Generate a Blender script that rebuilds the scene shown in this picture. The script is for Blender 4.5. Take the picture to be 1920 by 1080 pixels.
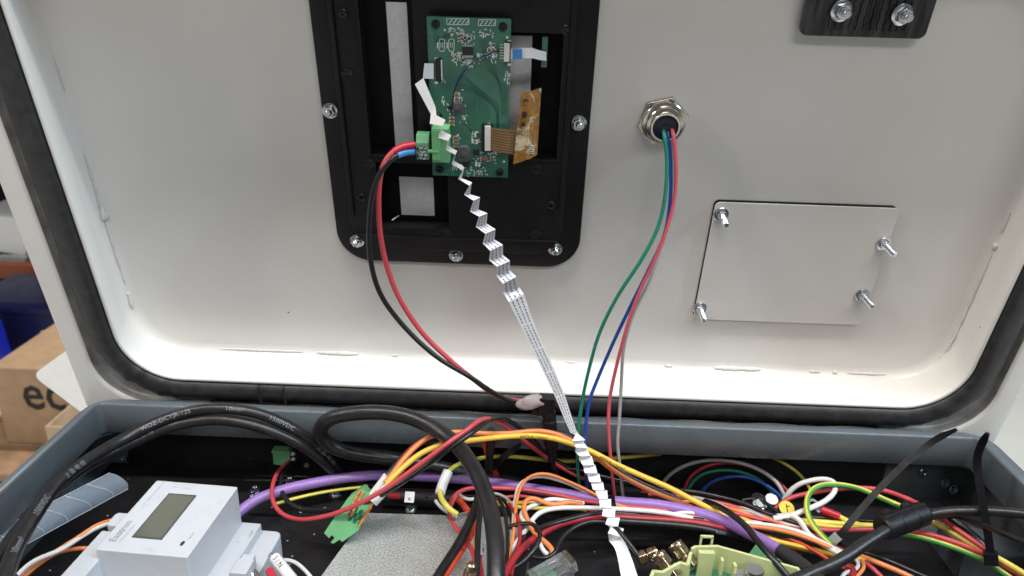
import bpy, bmesh, math, random
import numpy as np
from mathutils import Vector, Matrix

random.seed(7)
for o in list(bpy.data.objects):
    bpy.data.objects.remove(o)
scene = bpy.context.scene
COL = scene.collection

# ------------------------------------------------------------------ camera
PITCH, ROLL, YAW, FPX = math.radians(21.16), math.radians(1.77), math.radians(.94), 1387.0
CAM = np.array([0, 0, .244])
_F = np.array([0, math.cos(PITCH), -math.sin(PITCH)])
_U0 = np.array([0, math.sin(PITCH), math.cos(PITCH)])
_R0 = np.array([1.0, 0, 0])
_R = _R0 * math.cos(ROLL) + _U0 * math.sin(ROLL)
_U = -_R0 * math.sin(ROLL) + _U0 * math.cos(ROLL)
_Z = np.array([[math.cos(YAW), -math.sin(YAW), 0], [math.sin(YAW), math.cos(YAW), 0], [0, 0, 1]])
FW, RT, UP = _Z @ _F, _Z @ _R, _Z @ _U
cd = bpy.data.cameras.new('camera')
cd.sensor_width = 36
cd.lens = 36 * FPX / 1920
cd.clip_start, cd.clip_end = .01, 50
cd.dof.use_dof = True
cd.dof.focus_distance = .43
cd.dof.aperture_fstop = 13.0
cam = bpy.data.objects.new('camera', cd)
COL.objects.link(cam)
cam.matrix_world = Matrix(((RT[0], UP[0], -FW[0], CAM[0]), (RT[1], UP[1], -FW[1], CAM[1]),
                           (RT[2], UP[2], -FW[2], CAM[2]), (0, 0, 0, 1)))
scene.camera = cam

# ------------------------------------------------------------------ light
wd = bpy.data.worlds.new('World')
scene.world = wd
wd.use_nodes = True
wd.node_tree.nodes['Background'].inputs[0].default_value = (.90, .93, 1.0, 1)
wd.node_tree.nodes['Background'].inputs[1].default_value = .12


def area(name, loc, target, sx, sy, power, col):
    ld = bpy.data.lights.new(name, 'AREA')
    ld.shape, ld.size, ld.size_y, ld.energy, ld.color = 'RECTANGLE', sx, sy, power, col
    o = bpy.data.objects.new(name, ld)
    COL.objects.link(o)
    o.location = loc
    o.rotation_euler = (Vector(target) - Vector(loc)).to_track_quat('-Z', 'Y').to_euler()
    return o


area('ceiling_lamp_over_bench', (.15, -.33, 2.0), (.1, .3, 0), 1.8, .06, 40, (1, .965, .91))
area('fill_lamp_behind', (.7, -2.4, 2.2), (.1, .4, .1), 2.4, .4, 31, (1, .965, .925))  # unseen fill lamp, added to lift the lid panel
area('ceiling_lamp_left', (-1.7, -.35, 1.8), (.1, .4, .1), .12, 1.6, 24, (1, .93, .85))
area('ceiling_lamp_right', (1.7, -.25, 1.8), (-.2, .4, .1), .12, 1.6, 38, (.64, .84, 1))
area('ceiling_lamp_back', (.1, 2.0, 2.4), (.0, 1.5, -.9), 3.0, .6, 95, (1, .97, .92))

scene.view_settings.view_transform = 'Standard'
scene.view_settings.look = 'None'
scene.view_settings.exposure = 0
scene.view_settings.gamma = 1
scene.render.engine = 'CYCLES'

# ------------------------------------------------------------------ helpers
EY, EZ = np.array([0, 1.0, 0]), np.array([0, 0, 1.0])
TILT = math.radians(12)
LU = np.array([0, -math.sin(TILT), math.cos(TILT)])
LN = np.array([0, -math.cos(TILT), -math.sin(TILT)])
LO = np.array([0, .415, 0.0])
LM = np.eye(4)
LM[:3, 0], LM[:3, 1], LM[:3, 2], LM[:3, 3] = (1, 0, 0), LU, LN, LO


def hit(px, py, p0, n):
    d = FW * FPX + (px - 960) * RT - (py - 540) * UP
    return CAM + d * ((np.array(p0) - CAM) @ n) / (d @ n)


def ty(px, py, y): return hit(px, py, (0, y, 0), EY)
def tz(px, py, z): return hit(px, py, (0, 0, z), EZ)
def tw(p):                       # tray way-point: third value is a depth (> .12) or a height
    return ty(*p) if p[2] > .12 else tz(*p)
def th(px, py, h): return hit(px, py, LO + LN * h, LN)
def lid(px, py, h):              # sight line meets the plane h above the lid rim: (u, v, h) on the lid
    q = th(px, py, h) - LO
    return np.array([q[0], q @ LU, h])
def L2W(p): return LO + p[0] * np.array([1., 0, 0]) + p[1] * LU + p[2] * LN
def unit(v):
    v = np.array(v, float)
    return v / np.linalg.norm(v)


WM = {}


def empty(name, loc, label=None, cat=None, group=None, on_lid=False):
    o = bpy.data.objects.new(name, None)
    COL.objects.link(o)
    M = np.eye(4)
    if on_lid:
        M = LM.copy()
    M[:3, 3] = loc
    o.matrix_world = Matrix(M.tolist())
    o.empty_display_size = .01
    WM[o.name] = M
    tag(o, label, cat, group)
    return o


def tag(o, label=None, cat=None, group=None, kind=None):
    if label: o['label'] = label
    if cat: o['category'] = cat
    if group: o['group'] = group
    if kind: o['kind'] = kind
    return o


def rrect(x0, x1, y0, y1, R, n=8):
    out = []
    for cx, cy, a in ((x1 - R, y0 + R, -90), (x1 - R, y1 - R, 0), (x0 + R, y1 - R, 90), (x0 + R, y0 + R, 180)):
        for k in range(n + 1):
            t = math.radians(a + 90 * k / n)
            out.append((cx + R * math.cos(t), cy + R * math.sin(t)))
    return out


def frame(axis, up=(0, 0, 1)):
    """3x3 whose third column is axis"""
    z = unit(axis)
    u = np.array(up, float)
    if abs(u @ z) > .95: u = np.array([1., 0, 0])
    x = unit(np.cross(u, z))
    return np.stack([x, np.cross(z, x), z], 1)


class B:
    def __init__(s, M=None):
        s.v, s.f, s.m, s.M = [], [], [], (np.eye(4) if M is None else M)

    def add(s, verts, faces, mi=0):
        n = len(s.v)
        s.v += [tuple(x) for x in verts]
        s.f += [tuple(i + n for i in f) for f in faces]
        s.m += [mi] * len(faces)
        return s

    def loft(s, loops, closed=True, cap0=False, cap1=False, mi=0):
        n = len(loops[0])
        vs = [p for l in loops for p in l]
        fs = []
        for i in range(len(loops) - 1):
            for j in range(n if closed else n - 1):
                k = (j + 1) % n
                fs.append((i * n + j, i * n + k, (i + 1) * n + k, (i + 1) * n + j))
        if cap0: fs.append(tuple(reversed(range(n))))
        if cap1: fs.append(tuple(range((len(loops) - 1) * n, len(loops) * n)))
        return s.add(vs, fs, mi)

    def prism(s, poly, z0, z1, O=(0, 0, 0), A=np.eye(3), mi=0):
        A, O = np.array(A), np.array(O)
        l0 = [O + A @ np.array([x, y, z0]) for x, y in poly]
        l1 = [O + A @ np.array([x, y, z1]) for x, y in poly]
        return s.loft([l0, l1], True, True, True, mi)

    def box(s, c, size, A=np.eye(3), mi=0):
        x, y, z = [d / 2 for d in size]
        return s.prism([(-x, -y), (x, -y), (x, y), (-x, y)], -z, z, c, A, mi)

    def box2(s, a, b, mi=0):
        a, b = np.array(a), np.array(b)
        return s.box((a + b) / 2, np.abs(b - a), mi=mi)

    def lathe(s, prof, O=(0, 0, 0), A=np.eye(3), n=24, cap0=True, cap1=True, mi=0):
        A, O = np.array(A), np.array(O)
        loops = [[O + A @ np.array([r * math.cos(2 * math.pi * k / n), r * math.sin(2 * math.pi * k / n), z])
                  for k in range(n)] for r, z in prof]
        return s.loft(loops, True, cap0, cap1, mi)

    def tube(s, path, r, n=12, stripe=None, twist=0, up=None, sq=1.0):
        P = np.array(path)
        T = np.gradient(P, axis=0)
        T /= np.linalg.norm(T, axis=1)[:, None]
        u = np.array([0, -.6, 1.0]) if up is None else np.array(up, float)
        nx = unit(u - (u @ T[0]) * T[0]) if abs(unit(u) @ T[0]) < .97 else unit(np.cross(T[0], (1, 0, 0)))
        loops = []
        rr = r if hasattr(r, '__len__') else [r] * len(P)
        for i in range(len(P)):
            nx = unit(nx - (nx @ T[i]) * T[i])
            b = np.cross(T[i], nx)
            tw_ = twist * i / max(1, len(P) - 1)
            loops.append([P[i] + rr[i] * (math.cos(2 * math.pi * k / n + tw_) * nx +
                                          sq * math.sin(2 * math.pi * k / n + tw_) * b) for k in range(n)])
        f0 = len(s.f)
        s.loft(loops, True, True, True)
        if stripe:
            for i in range(len(P) - 1):
                for j in range(n):
                    if j in stripe: s.m[f0 + i * n + j] = 1
        return s

    def strip(s, creases, th_, up=None):
        """thin solid band through cross lines (L, R)"""
        Ls = [np.array(a) for a, b in creases]
        Rs = [np.array(b) for a, b in creases]
        n = len(Ls)
        nr = []
        for i in range(n):
            j, k = max(0, i - 1), min(n - 1, i + 1)
            m = np.zeros(3)
            for a, b in ((j, i), (i, k)):
                if a != b:
                    c = np.cross(Rs[i] - Ls[i], (Ls[b] + Rs[b]) - (Ls[a] + Rs[a]))
                    if np.linalg.norm(c) > 1e-12: m += unit(c)
            nr.append(unit(m) if np.linalg.norm(m) > 1e-6 else np.array([0, -1., 0]))
        loops = [[Ls[i] + nr[i] * th_ / 2, Rs[i] + nr[i] * th_ / 2, Rs[i] - nr[i] * th_ / 2, Ls[i] - nr[i] * th_ / 2]
                 for i in range(n)]
        return s.loft(loops, True, True, True)

    def obj(s, name, mats, parent=None, bevel=0, seg=2, sharp=32, label=None, cat=None, group=None, kind=None, flat=False):
        P = np.array(s.v)
        P = P @ s.M[:3, :3].T + s.M[:3, 3]
        if parent is None:
            o_ = np.array([(P[:, 0].min() + P[:, 0].max()) / 2, (P[:, 1].min() + P[:, 1].max()) / 2, P[:, 2].min()])
            M = np.eye(4); M[:3, 3] = o_
        else:
            M = WM[parent.name]
        Mi = np.linalg.inv(M)
        Q = P @ Mi[:3, :3].T + Mi[:3, 3]
        me = bpy.data.meshes.new(name)
        me.from_pydata(Q.tolist(), [], s.f)
        if not isinstance(mats, (list, tuple)): mats = [mats]
        for m in mats: me.materials.append(m)
        me.polygons.foreach_set('material_index', s.m)
        bm = bmesh.new(); bm.from_mesh(me)
        bmesh.ops.recalc_face_normals(bm, faces=bm.faces)
        if bevel:
            es = [e for e in bm.edges if len(e.link_faces) == 2 and e.calc_face_angle(0) > math.radians(28)]
            bmesh.ops.bevel(bm, geom=es, offset=bevel, segments=seg, profile=.5, affect='EDGES', clamp_overlap=True)
        bm.to_mesh(me); bm.free()
        if not flat:
            me.polygons.foreach_set('use_smooth', [True] * len(me.polygons))
            me.set_sharp_from_angle(angle=math.radians(sharp))
        o = bpy.data.objects.new(name, me)
        COL.objects.link(o)
        if bevel:
            o.modifiers.new('normals', 'WEIGHTED_NORMAL').keep_sharp = True
        if parent is None:
            o.matrix_world = Matrix(M.tolist())
        else:
            o.parent = parent
        WM[o.name] = M
        return tag(o, label, cat, group, kind)


def boolean_cut(o, cutter_b):
    c = cutter_b.obj('cutter', [], None)
    md = o.modifiers.new('b', 'BOOLEAN')
    md.operation, md.object, md.solver = 'DIFFERENCE', c, 'EXACT'
    bpy.context.view_layer.update()
    dg = bpy.context.evaluated_depsgraph_get()
    me = bpy.data.meshes.new_from_object(o.evaluated_get(dg))
    o.modifiers.clear()
    o.data = me
    me.polygons.foreach_set('use_smooth', [True] * len(me.polygons))
    me.set_sharp_from_angle(angle=math.radians(32))
    bpy.data.objects.remove(c)


def spline(pts, step=.0022):
    P = np.array(pts, float)
    P = np.vstack([2 * P[0] - P[1], P, 2 * P[-1] - P[-2]])
    out = []
    for i in range(1, len(P) - 2):
        p0, p1, p2, p3 = P[i - 1:i + 3]
        t0 = 0.0
        d = [max(1e-6, np.linalg.norm(b - a)) ** .5 for a, b in ((p0, p1), (p1, p2), (p2, p3))]
        t1, t2, t3 = d[0], d[0] + d[1], sum(d)
        n = max(2, int(np.linalg.norm(p2 - p1) / step))
        for k in range(n):
            t = t1 + (t2 - t1) * k / n
            a1 = (t1 - t) / (t1 - t0) * p0 + (t - t0) / (t1 - t0) * p1
            a2 = (t2 - t) / (t2 - t1) * p1 + (t - t1) / (t2 - t1) * p2
            a3 = (t3 - t) / (t3 - t2) * p2 + (t - t2) / (t3 - t2) * p3
            b1 = (t2 - t) / (t2 - t0) * a1 + (t - t0) / (t2 - t0) * a2
            b2 = (t3 - t) / (t3 - t1) * a2 + (t - t1) / (t3 - t1) * a3
            out.append((t2 - t) / (t2 - t1) * b1 + (t - t1) / (t2 - t1) * b2)
    out.append(P[-2])
    # soften kinks of the drawn way-points
    Q = np.array(out)
    for _ in range(3):
        Q[1:-1] = (Q[:-2] + 2 * Q[1:-1] + Q[2:]) / 4
    return Q


_tc = {}


def text_mesh(txt, size, bold=0):
    """flat letters: (verts Nx2, faces), first letter starts at x = 0"""
    if (txt, size, bold) in _tc: return _tc[(txt, size, bold)]
    cu = bpy.data.curves.new('t', 'FONT')
    cu.body, cu.size, cu.resolution_u, cu.offset = txt, size, 2, bold
    o = bpy.data.objects.new('t', cu)
    COL.objects.link(o)
    bpy.context.view_layer.update()
    me = bpy.data.meshes.new_from_object(o.evaluated_get(bpy.context.evaluated_depsgraph_get()))
    bm = bmesh.new(); bm.from_mesh(me)
    k = -.3 * size
    while k < size:                              # thin slices so that letters can wrap round a cable
        bmesh.ops.bisect_plane(bm, geom=bm.verts[:] + bm.edges[:] + bm.faces[:], plane_co=(0, k, 0), plane_no=(0, 1, 0))
        k += .13 * size
    bm.verts.index_update()
    r = ([(v.co.x, v.co.y) for v in bm.verts], [tuple(v.index for v in f.verts) for f in bm.faces])
    bm.free()
    bpy.data.objects.remove(o)
    _tc[(txt, size, bold)] = r
    return r


def flat_text(b, txt, size, O, X, Y, lift=0.0, wide=1.0, bold=0):
    vs, fs = text_mesh(txt, size, bold)
    X, Y, O = unit(X), unit(Y), np.array(O)
    N = np.cross(X, Y)
    b.add([O + X * x * wide + Y * y + N * lift for x, y in vs], fs)


def cable_text(b, path, r, txt, size, s0, ang=0.0, wide=1.15, flip=False):
    P = np.array(path)
    seg = np.linalg.norm(np.diff(P, axis=0), axis=1)
    S = np.concatenate([[0], np.cumsum(seg)])
    vs, fs = text_mesh(txt, size)
    out = []
    mid = size * .35
    for x, y in vs:
        s_ = s0 + (-1 if flip else 1) * x * wide
        p = np.array([np.interp(s_, S, P[:, k]) for k in range(3)])
        q = np.array([np.interp(s_ + .001, S, P[:, k]) for k in range(3)])
        t = unit(q - p) * (-1 if flip else 1)
        n = CAM - p
        n = unit(n - (n @ t) * t)
        bb = np.cross(n, t)
        a = ang + (y - mid) / r
        out.append(p + (r + .00012) * (math.cos(a) * n + math.sin(a) * bb))
    b.add(out, fs)


# ------------------------------------------------------------------ materials
def nodes(name):
    m = bpy.data.materials.new(name)
    m.use_nodes = True
    nt = m.node_tree
    return m, nt, nt.nodes['Principled BSDF']


def tex(nt, kind, scale, **kw):
    tc = nt.nodes.get('TC') or nt.nodes.new('ShaderNodeTexCoord')
    tc.name = 'TC'
    n = nt.nodes.new(kind)
    n.inputs['Scale'].default_value = scale
    for k, v in kw.items():
        if k in n.inputs: n.inputs[k].default_value = v
        else: setattr(n, k, v)
    nt.links.new(tc.outputs['Object'], n.inputs['Vector'])
    return n


def ramp(nt, src, stops):
    r = nt.nodes.new('ShaderNodeValToRGB')
    el = r.color_ramp.elements
    el[0].position, el[0].color = stops[0][0], stops[0][1]
    el[1].position, el[1].color = stops[-1][0], stops[-1][1]
    for p, c in stops[1:-1]:
        e = el.new(p); e.color = c
    nt.links.new(src, r.inputs[0])
    return r


def g(v): return (v, v, v, 1)


def mixc(nt, fac, a, b, mode='MIX'):
    m = nt.nodes.new('ShaderNodeMix')
    m.data_type, m.blend_type = 'RGBA', mode
    for s_, v in ((0, fac), (6, a), (7, b)):
        if isinstance(v, bpy.types.NodeSocket): nt.links.new(v, m.inputs[s_])
        else: m.inputs[s_].default_value = v if s_ == 0 else (*v[:3], 1)
    return m.outputs[2]


def mat(name, col, rough=.45, metal=0, var=.12, vscale=120, bump=0, bscale=900, coat=0, trans=0, ior=1.5, alpha=1,
        rvar=.12, specks=None, spec=.5):
    m, nt, p = nodes(name)
    n = tex(nt, 'ShaderNodeTexNoise', vscale, Detail=5)
    lo = tuple(max(0, c * (1 - var)) for c in col)
    hi = tuple(min(1, c * (1 + var)) for c in col)
    c = ramp(nt, n.outputs['Fac'], [(.3, (*lo, 1)), (.7, (*hi, 1))]).outputs[0]
    if specks:
        sc, thr, scol = specks
        v = tex(nt, 'ShaderNodeTexVoronoi', sc)
        sel = ramp(nt, v.outputs['Distance'], [(thr * .6, g(1)), (thr, g(0))]).outputs[0]
        w = tex(nt, 'ShaderNodeTexWhiteNoise', 1) if False else None
        sepc = nt.nodes.new('ShaderNodeSeparateColor')
        nt.links.new(v.outputs['Color'], sepc.inputs[0])
        keep = ramp(nt, sepc.outputs[0], [(.80, g(0)), (.82, g(1))]).outputs[0]
        mu = nt.nodes.new('ShaderNodeMath'); mu.operation = 'MULTIPLY'
        nt.links.new(sel, mu.inputs[0]); nt.links.new(keep, mu.inputs[1])
        c = mixc(nt, mu.outputs[0], c, scol)
    nt.links.new(c, p.inputs['Base Color'])
    n2 = tex(nt, 'ShaderNodeTexNoise', vscale * 2.3, Detail=4)
    rr = ramp(nt, n2.outputs['Fac'], [(.3, g(max(0, rough * (1 - rvar)))), (.7, g(min(1, rough * (1 + rvar))))])
    nt.links.new(rr.outputs[0], p.inputs['Roughness'])
    p.inputs['Metallic'].default_value = metal
    p.inputs['Specular IOR Level'].default_value = spec
    p.inputs['Coat Weight'].default_value = coat
    p.inputs['Coat Roughness'].default_value = .12
    p.inputs['Transmission Weight'].default_value = trans
    p.inputs['IOR'].default_value = ior
    p.inputs['Alpha'].default_value = alpha
    if bump:
        nb = tex(nt, 'ShaderNodeTexNoise', bscale, Detail=4)
        bn = nt.nodes.new('ShaderNodeBump')
        bn.inputs['Strength'].default_value = bump
        bn.inputs['Distance'].default_value = .0004
        nt.links.new(nb.outputs['Fac'], bn.inputs['Height'])
        nt.links.new(bn.outputs[0], p.inputs['Normal'])
    return m


M = {}
M['lid'] = mat('lid_paint', (.79, .772, .742), .24, var=.045, vscale=11, bump=.10, bscale=420, specks=(38, .030, (.14, .12, .10)), rvar=.10)
M['weld'] = mat('painted_weld', (.70, .69, .67), .28, var=.08, vscale=200, bump=.5, bscale=500)
M['channel'] = mat('channel_metal', (.40, .395, .385), .42, metal=.25, var=.25, vscale=90, bump=.3, bscale=250)
M['gasket'] = mat('foam_rubber', (.030, .029, .031), .46, var=.35, vscale=140, bump=.7, bscale=1200)
M['grey'] = mat('grey_enamel', (.108, .126, .140), .28, var=.08, vscale=40, bump=.12, bscale=700, specks=(60, .02, (.35, .37, .38)))
M['base'] = mat('black_mounting_plate', (.012, .011, .013), .5, var=.3, vscale=60, bump=.2, bscale=1500, specks=(150, .10, (.55, .55, .55)))
M['blackwall'] = mat('black_panel', (.010, .009, .011), .42, var=.3, vscale=80, bump=.15, bscale=1200, specks=(170, .07, (.35, .35, .35)))
M['plastic'] = mat('black_abs', (.008, .007, .009), .42, spec=.35, var=.25, vscale=70, bump=.22, bscale=2200)
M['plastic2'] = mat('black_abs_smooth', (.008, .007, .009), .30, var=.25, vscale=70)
M['zinc'] = mat('zinc_steel', (.72, .75, .78), .24, metal=1, var=.12, vscale=400)
M['nickel'] = mat('nickel_brass', (.76, .70, .63), .17, metal=1, var=.1, vscale=200)
M['gold'] = mat('gold_brass', (.50, .39, .26), .28, metal=1, var=.18, vscale=260)
M['lcdback'] = mat('lcd_steel_back', (.74, .75, .77), .36, metal=.2, var=.07, vscale=500, bump=.15, bscale=2500)
M['pcb'] = mat('solder_mask', (.040, .170, .115), .30, var=.16, vscale=90, coat=.3)
M['trace'] = mat('mask_over_copper', (.022, .108, .075), .32, var=.1)
M['trace2'] = mat('mask_over_pour', (.042, .170, .115), .32, var=.1)
M['silk'] = mat('silkscreen', (.80, .84, .82), .55)
M['chip'] = mat('epoxy_package', (.022, .018, .022), .42)
M['ferrite_core'] = mat('ferrite_grey', (.085, .080, .088), .45, var=.2, vscale=600)
M['tan'] = mat('ceramic_tan', (.33, .22, .13), .45)
M['solder'] = mat('solder', (.72, .73, .72), .25, metal=1)
M['termgreen'] = mat('terminal_green', (.16, .42, .19), .42, var=.07, spec=.4)
M['termgreen2'] = mat('terminal_green_deep', (.11, .34, .16), .45, var=.1)
M['white'] = mat('white_nylon', (.74, .73, .70), .45, var=.04)
M['ribbon'] = mat('ribbon_white', (.84, .85, .87), .38, var=.04)
M['ink'] = mat('ribbon_ink', (.17, .20, .36), .6)
M['blue_tab'] = mat('blue_stiffener', (.06, .25, .62), .4)
M['whitebox'] = mat('meter_white', (.54, .56, .60), .38, var=.03, bump=.08, bscale=1800)
M['print'] = mat('grey_print', (.27, .28, .31), .6)
M['printpale'] = mat('pale_print', (.55, .56, .60), .6)
M['cable'] = mat('black_cable', (.016, .015, .016), .33, var=.3, vscale=160, bump=.25, bscale=700)
M['blackwire'] = mat('black_pvc', (.014, .013, .014), .30, var=.3)
M['heatshrink'] = mat('heat_shrink', (.02, .019, .02), .5, bump=.2)
for k, c in dict(red=(.53, .062, .075), pink=(.62, .10, .13), orange_red=(.60, .06, .025), darkred=(.34, .02, .03), orange=(.74, .24, .075), yellow=(.80, .50, .06),
                 green=(.012, .20, .13), blue=(.015, .07, .33), navy=(.01, .015, .10), greyw=(.36, .35, .35), whitew=(.72, .71, .70),
                 purple=(.30, .165, .48), gyyellow=(.72, .62, .10), gygreen=(.07, .30, .06), darkgreen=(.02, .14, .07), palered=(.45, .03, .06)).items():
    M[k] = mat(k + '_pvc', c, .33, var=.06, vscale=200, bump=.08)
M['cabletext'] = mat('cable_print', (.24, .24, .26), .5)
M['sleeve'] = mat('white_sleeve', (.75, .74, .73), .35, var=.04)
M['galv'] = None
M['lcd'] = mat('lcd_glass', (.115, .118, .088), .16, var=.05, vscale=60, coat=.5)
M['lcdframe'] = mat('lcd_bezel', (.075, .078, .07), .35)
M['carrier'] = mat('pale_green_abs', (.56, .59, .29), .42, var=.05)
M['alu'] = mat('aluminium_can', (.66, .67, .72), .25, metal=1)
M['kapton'] = None
M['flex'] = mat('flex_brown', (.18, .095, .035), .3, var=.15)
M['redsleeve'] = mat('red_ferrule', (.50, .02, .04), .35)
M['blueferrule'] = mat('blue_ferrule', (.06, .26, .62), .35)
M['clear'] = mat('clear_plastic', (.86, .88, .90), .08, trans=.9, ior=1.46, var=.02)
M['spiral'] = mat('frosted_spiral_wrap', (.60, .68, .80), .14, alpha=.27, var=.04)
M['spiraledge'] = mat('spiral_wrap_edge', (.78, .82, .88), .3, alpha=.6, var=.04)
M['glue'] = mat('hot_glue', (.62, .52, .54), .18, trans=.45, ior=1.4, var=.12, vscale=200, bump=.5, bscale=300)
M['card'] = mat('cardboard', (.40, .26, .15), .8, var=.10, vscale=30, bump=.15)
M['cardin'] = mat('cardboard_inside', (.45, .32, .20), .85, var=.1, vscale=30)
M['boxink'] = mat('box_ink', (.02, .018, .017), .7)
M['wood'] = mat('pallet_wood', (.30, .18, .10), .8, var=.3, vscale=20, bump=.4, bscale=120)
M['floor'] = mat('workshop_floor', (.66, .67, .63), .42, var=.06, vscale=3, bump=.05, bscale=60)
M['board'] = mat('white_board', (.80, .79, .77), .45, var=.02)
M['bluebin'] = mat('navy_plastic', (.005, .006, .042), .35, var=.15, vscale=8)
M['bluebright'] = mat('blue_plastic', (.012, .02, .38), .35)
M['rackorange'] = mat('orange_rack', (.24, .06, .025), .5, var=.15, vscale=10)
M['dark'] = mat('dark_rack', (.006, .006, .007), .8)
M['yellowlabel'] = mat('yellow_sticker', (.75, .55, .03), .5)
M['paper'] = mat('white_sticker', (.78, .78, .80), .6)
M['steelgrey'] = mat('dull_steel', (.38, .38, .37), .45, metal=.5)

m, nt, p = nodes('galvanised_sheet')       # fine mottled zinc
v = tex(nt, 'ShaderNodeTexNoise', 900, Detail=3, Roughness=.7)
v2 = tex(nt, 'ShaderNodeTexNoise', 60, Detail=3)
c = mixc(nt, .25, ramp(nt, v.outputs['Fac'], [(.36, (.19, .195, .19, 1)), (.62, (.64, .65, .64, 1))]).outputs[0],
         ramp(nt, v2.outputs['Fac'], [(.3, (.3, .32, .31, 1)), (.7, (.6, .6, .6, 1))]).outputs[0])
nt.links.new(c, p.inputs['Base Color'])
p.inputs['Metallic'].default_value = .35
p.inputs['Roughness'].default_value = .48
M['galv'] = m

m, nt, p = nodes('polyimide_tape')         # amber film with silvery patches
v = tex(nt, 'ShaderNodeTexNoise', 75, Detail=6, Roughness=.65, Distortion=.8)
v2 = tex(nt, 'ShaderNodeTexNoise', 420, Detail=4)
base = ramp(nt, v2.outputs['Fac'], [(.3, (.22, .095, .018, 1)), (.7, (.42, .205, .045, 1))]).outputs[0]
sel = ramp(nt, v.outputs['Fac'], [(.545, g(0)), (.60, g(1))]).outputs[0]
nt.links.new(mixc(nt, sel, base, (.60, .50, .34)), p.inputs['Base Color'])
nb = nt.nodes.new('ShaderNodeBump'); nb.inputs['Strength'].default_value = .5; nb.inputs['Distance'].default_value = .0006
nt.links.new(v.outputs['Fac'], nb.inputs['Height']); nt.links.new(nb.outputs[0], p.inputs['Normal'])
p.inputs['Roughness'].default_value = .25
M['kapton'] = m

m, nt, p = nodes('shine_streaked_black')   # black sheet, its shine painted in as vertical grey streaks
tcn = nt.nodes.new('ShaderNodeTexCoord'); mp = nt.nodes.new('ShaderNodeMapping')
mp.inputs['Scale'].default_value = (260, 26, 26)
nz = nt.nodes.new('ShaderNodeTexNoise'); nz.inputs['Scale'].default_value = 1; nz.inputs['Detail'].default_value = 3
nt.links.new(tcn.outputs['Object'], mp.inputs[0]); nt.links.new(mp.outputs[0], nz.inputs['Vector'])
r_ = ramp(nt, nz.outputs['Fac'], [(.42, (.010, .009, .011, 1)), (.62, (.060, .056, .062, 1))])
nt.links.new(r_.outputs[0], p.inputs['Base Color'])
p.inputs['Roughness'].default_value = .35
M['streak'] = m

# ------------------------------------------------------------------ setting
b = B(); b.box2((-6, -3, -1.02), (6, 8, -1.0))
b.obj('floor', M['floor'], kind='structure')

# ------------------------------------------------------------------ lid of the cabinet
UL, UR, VB, VT, RR = -.2475, .271, .0155, .282, .032
NS = 14


def lid_loop(o, h, R=None):
    return [(x, y, h) for x, y in rrect(UL - o, UR + o, VB - o, VT + o, R or RR + o, NS)]


cab = empty('steel_cabinet', (.01, .2, -.17), 'dark grey steel cabinet full of wiring with its pale lid propped open', 'cabinet')
PB = .0148
b = B(LM)
b.add([(x, y, -.03) for x, y in rrect(UL + .001, UR - .0015, PB + .006, VT - .002, .030, NS)], [tuple(range(4 * (NS + 1)))])
lid_t = b.obj('lid', M['lid'], cab, label='pale grey painted inside of the raised lid')
b = B(LM)
fl = lambda i, h: [(x, y, h) for x, y in rrect(UL - .005 + i, UR + .0045 - i, PB + i, VT + .004 - i, .035 - i * .8, NS)]
loops = [None, fl(.006, -.03), fl(.0042, -.0298), fl(.0026, -.0290), fl(.0012, -.0276), fl(.0004, -.0260), fl(0, -.0240),
         [(x, y, -.012) for x, y in rrect(UL - .002, UR + .0018, PB + .0004, VT + .0018, .0332, NS)],
         lid_loop(0, -.0012), lid_loop(.0004, -.0004), lid_loop(.0010, 0), lid_loop(.0022, 0), lid_loop(.0028, -.0006), lid_loop(.003, -.007)]
b.loft(loops[1:])
b.obj('inner_wall', M['lid'], lid_t, sharp=50)
b = B(LM)
b.loft([lid_loop(.0031, -.0068), lid_loop(.0222, -.0068, .036), lid_loop(.0232, -.0050, .0355), lid_loop(.0236, -.0015, .035)])
b.obj('seal_channel', M['channel'], lid_t, sharp=60)
b = B(LM)
b.loft([lid_loop(.0234, -.0012, .035), lid_loop(.0242, -.0002, .0345), lid_loop(.0255, 0, .034), lid_loop(.0345, 0, .014), lid_loop(.0365, -.0006, .012),
        lid_loop(.0376, -.0020, .011), lid_loop(.038, -.0045, .0105), lid_loop(.038, -.042, .0105)])
b.obj('outer_band', M['lid'], lid_t, sharp=60)
# seal: squashy rubber section, seam and dents
b = B(LM)
pf = [(.0034, -.0066), (.0032, -.001), (.0042, .0012), (.0075, .0024), (.0115, .0026), (.0150, .0018), (.0178, .0002), (.0186, -.0022),
      (.0180, -.0066)]
base = [lid_loop(o, h) for o, h in pf]
rs = random.Random(3)
nl = len(base[0])
wob = [rs.gauss(0, 1) for _ in range(nl)]
loops = []
for li, lp in enumerate(base):
    row = []
    for i, q in enumerate(lp):
        row.append((q[0], q[1], q[2] + (.0005 * wob[i] if 1 <= li <= 6 else 0)))
    loops.append(row)
b.loft(loops)
b.obj('rubber_seal', M['gasket'], lid_t, sharp=70, label='black foam rubber seal around the rim')
b = B(LM)                                     # butt joint of the seal on the lower run
for u, w in ((-.166, .0011), (-.150, .0009)):
    b.box((u, VB - .0105, .0014), (w, .0148, .0030))
b.obj('seal_joint', M['gasket'], lid_t, bevel=.0003)
b = B(LM)                                     # lower lip of the seal along the hinge side
b.tube([L2W((-.20 + .43 * k / 60, VB - .0195 + .0006 * math.sin(k * .9), .0008)) @ np.eye(3) for k in range(61)], .0014, 8)
b.M = np.eye(4)
b.obj('seal_lip', M['plastic2'], lid_t)
# weld beads where wall and panel meet
rs = random.Random(11)


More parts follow.
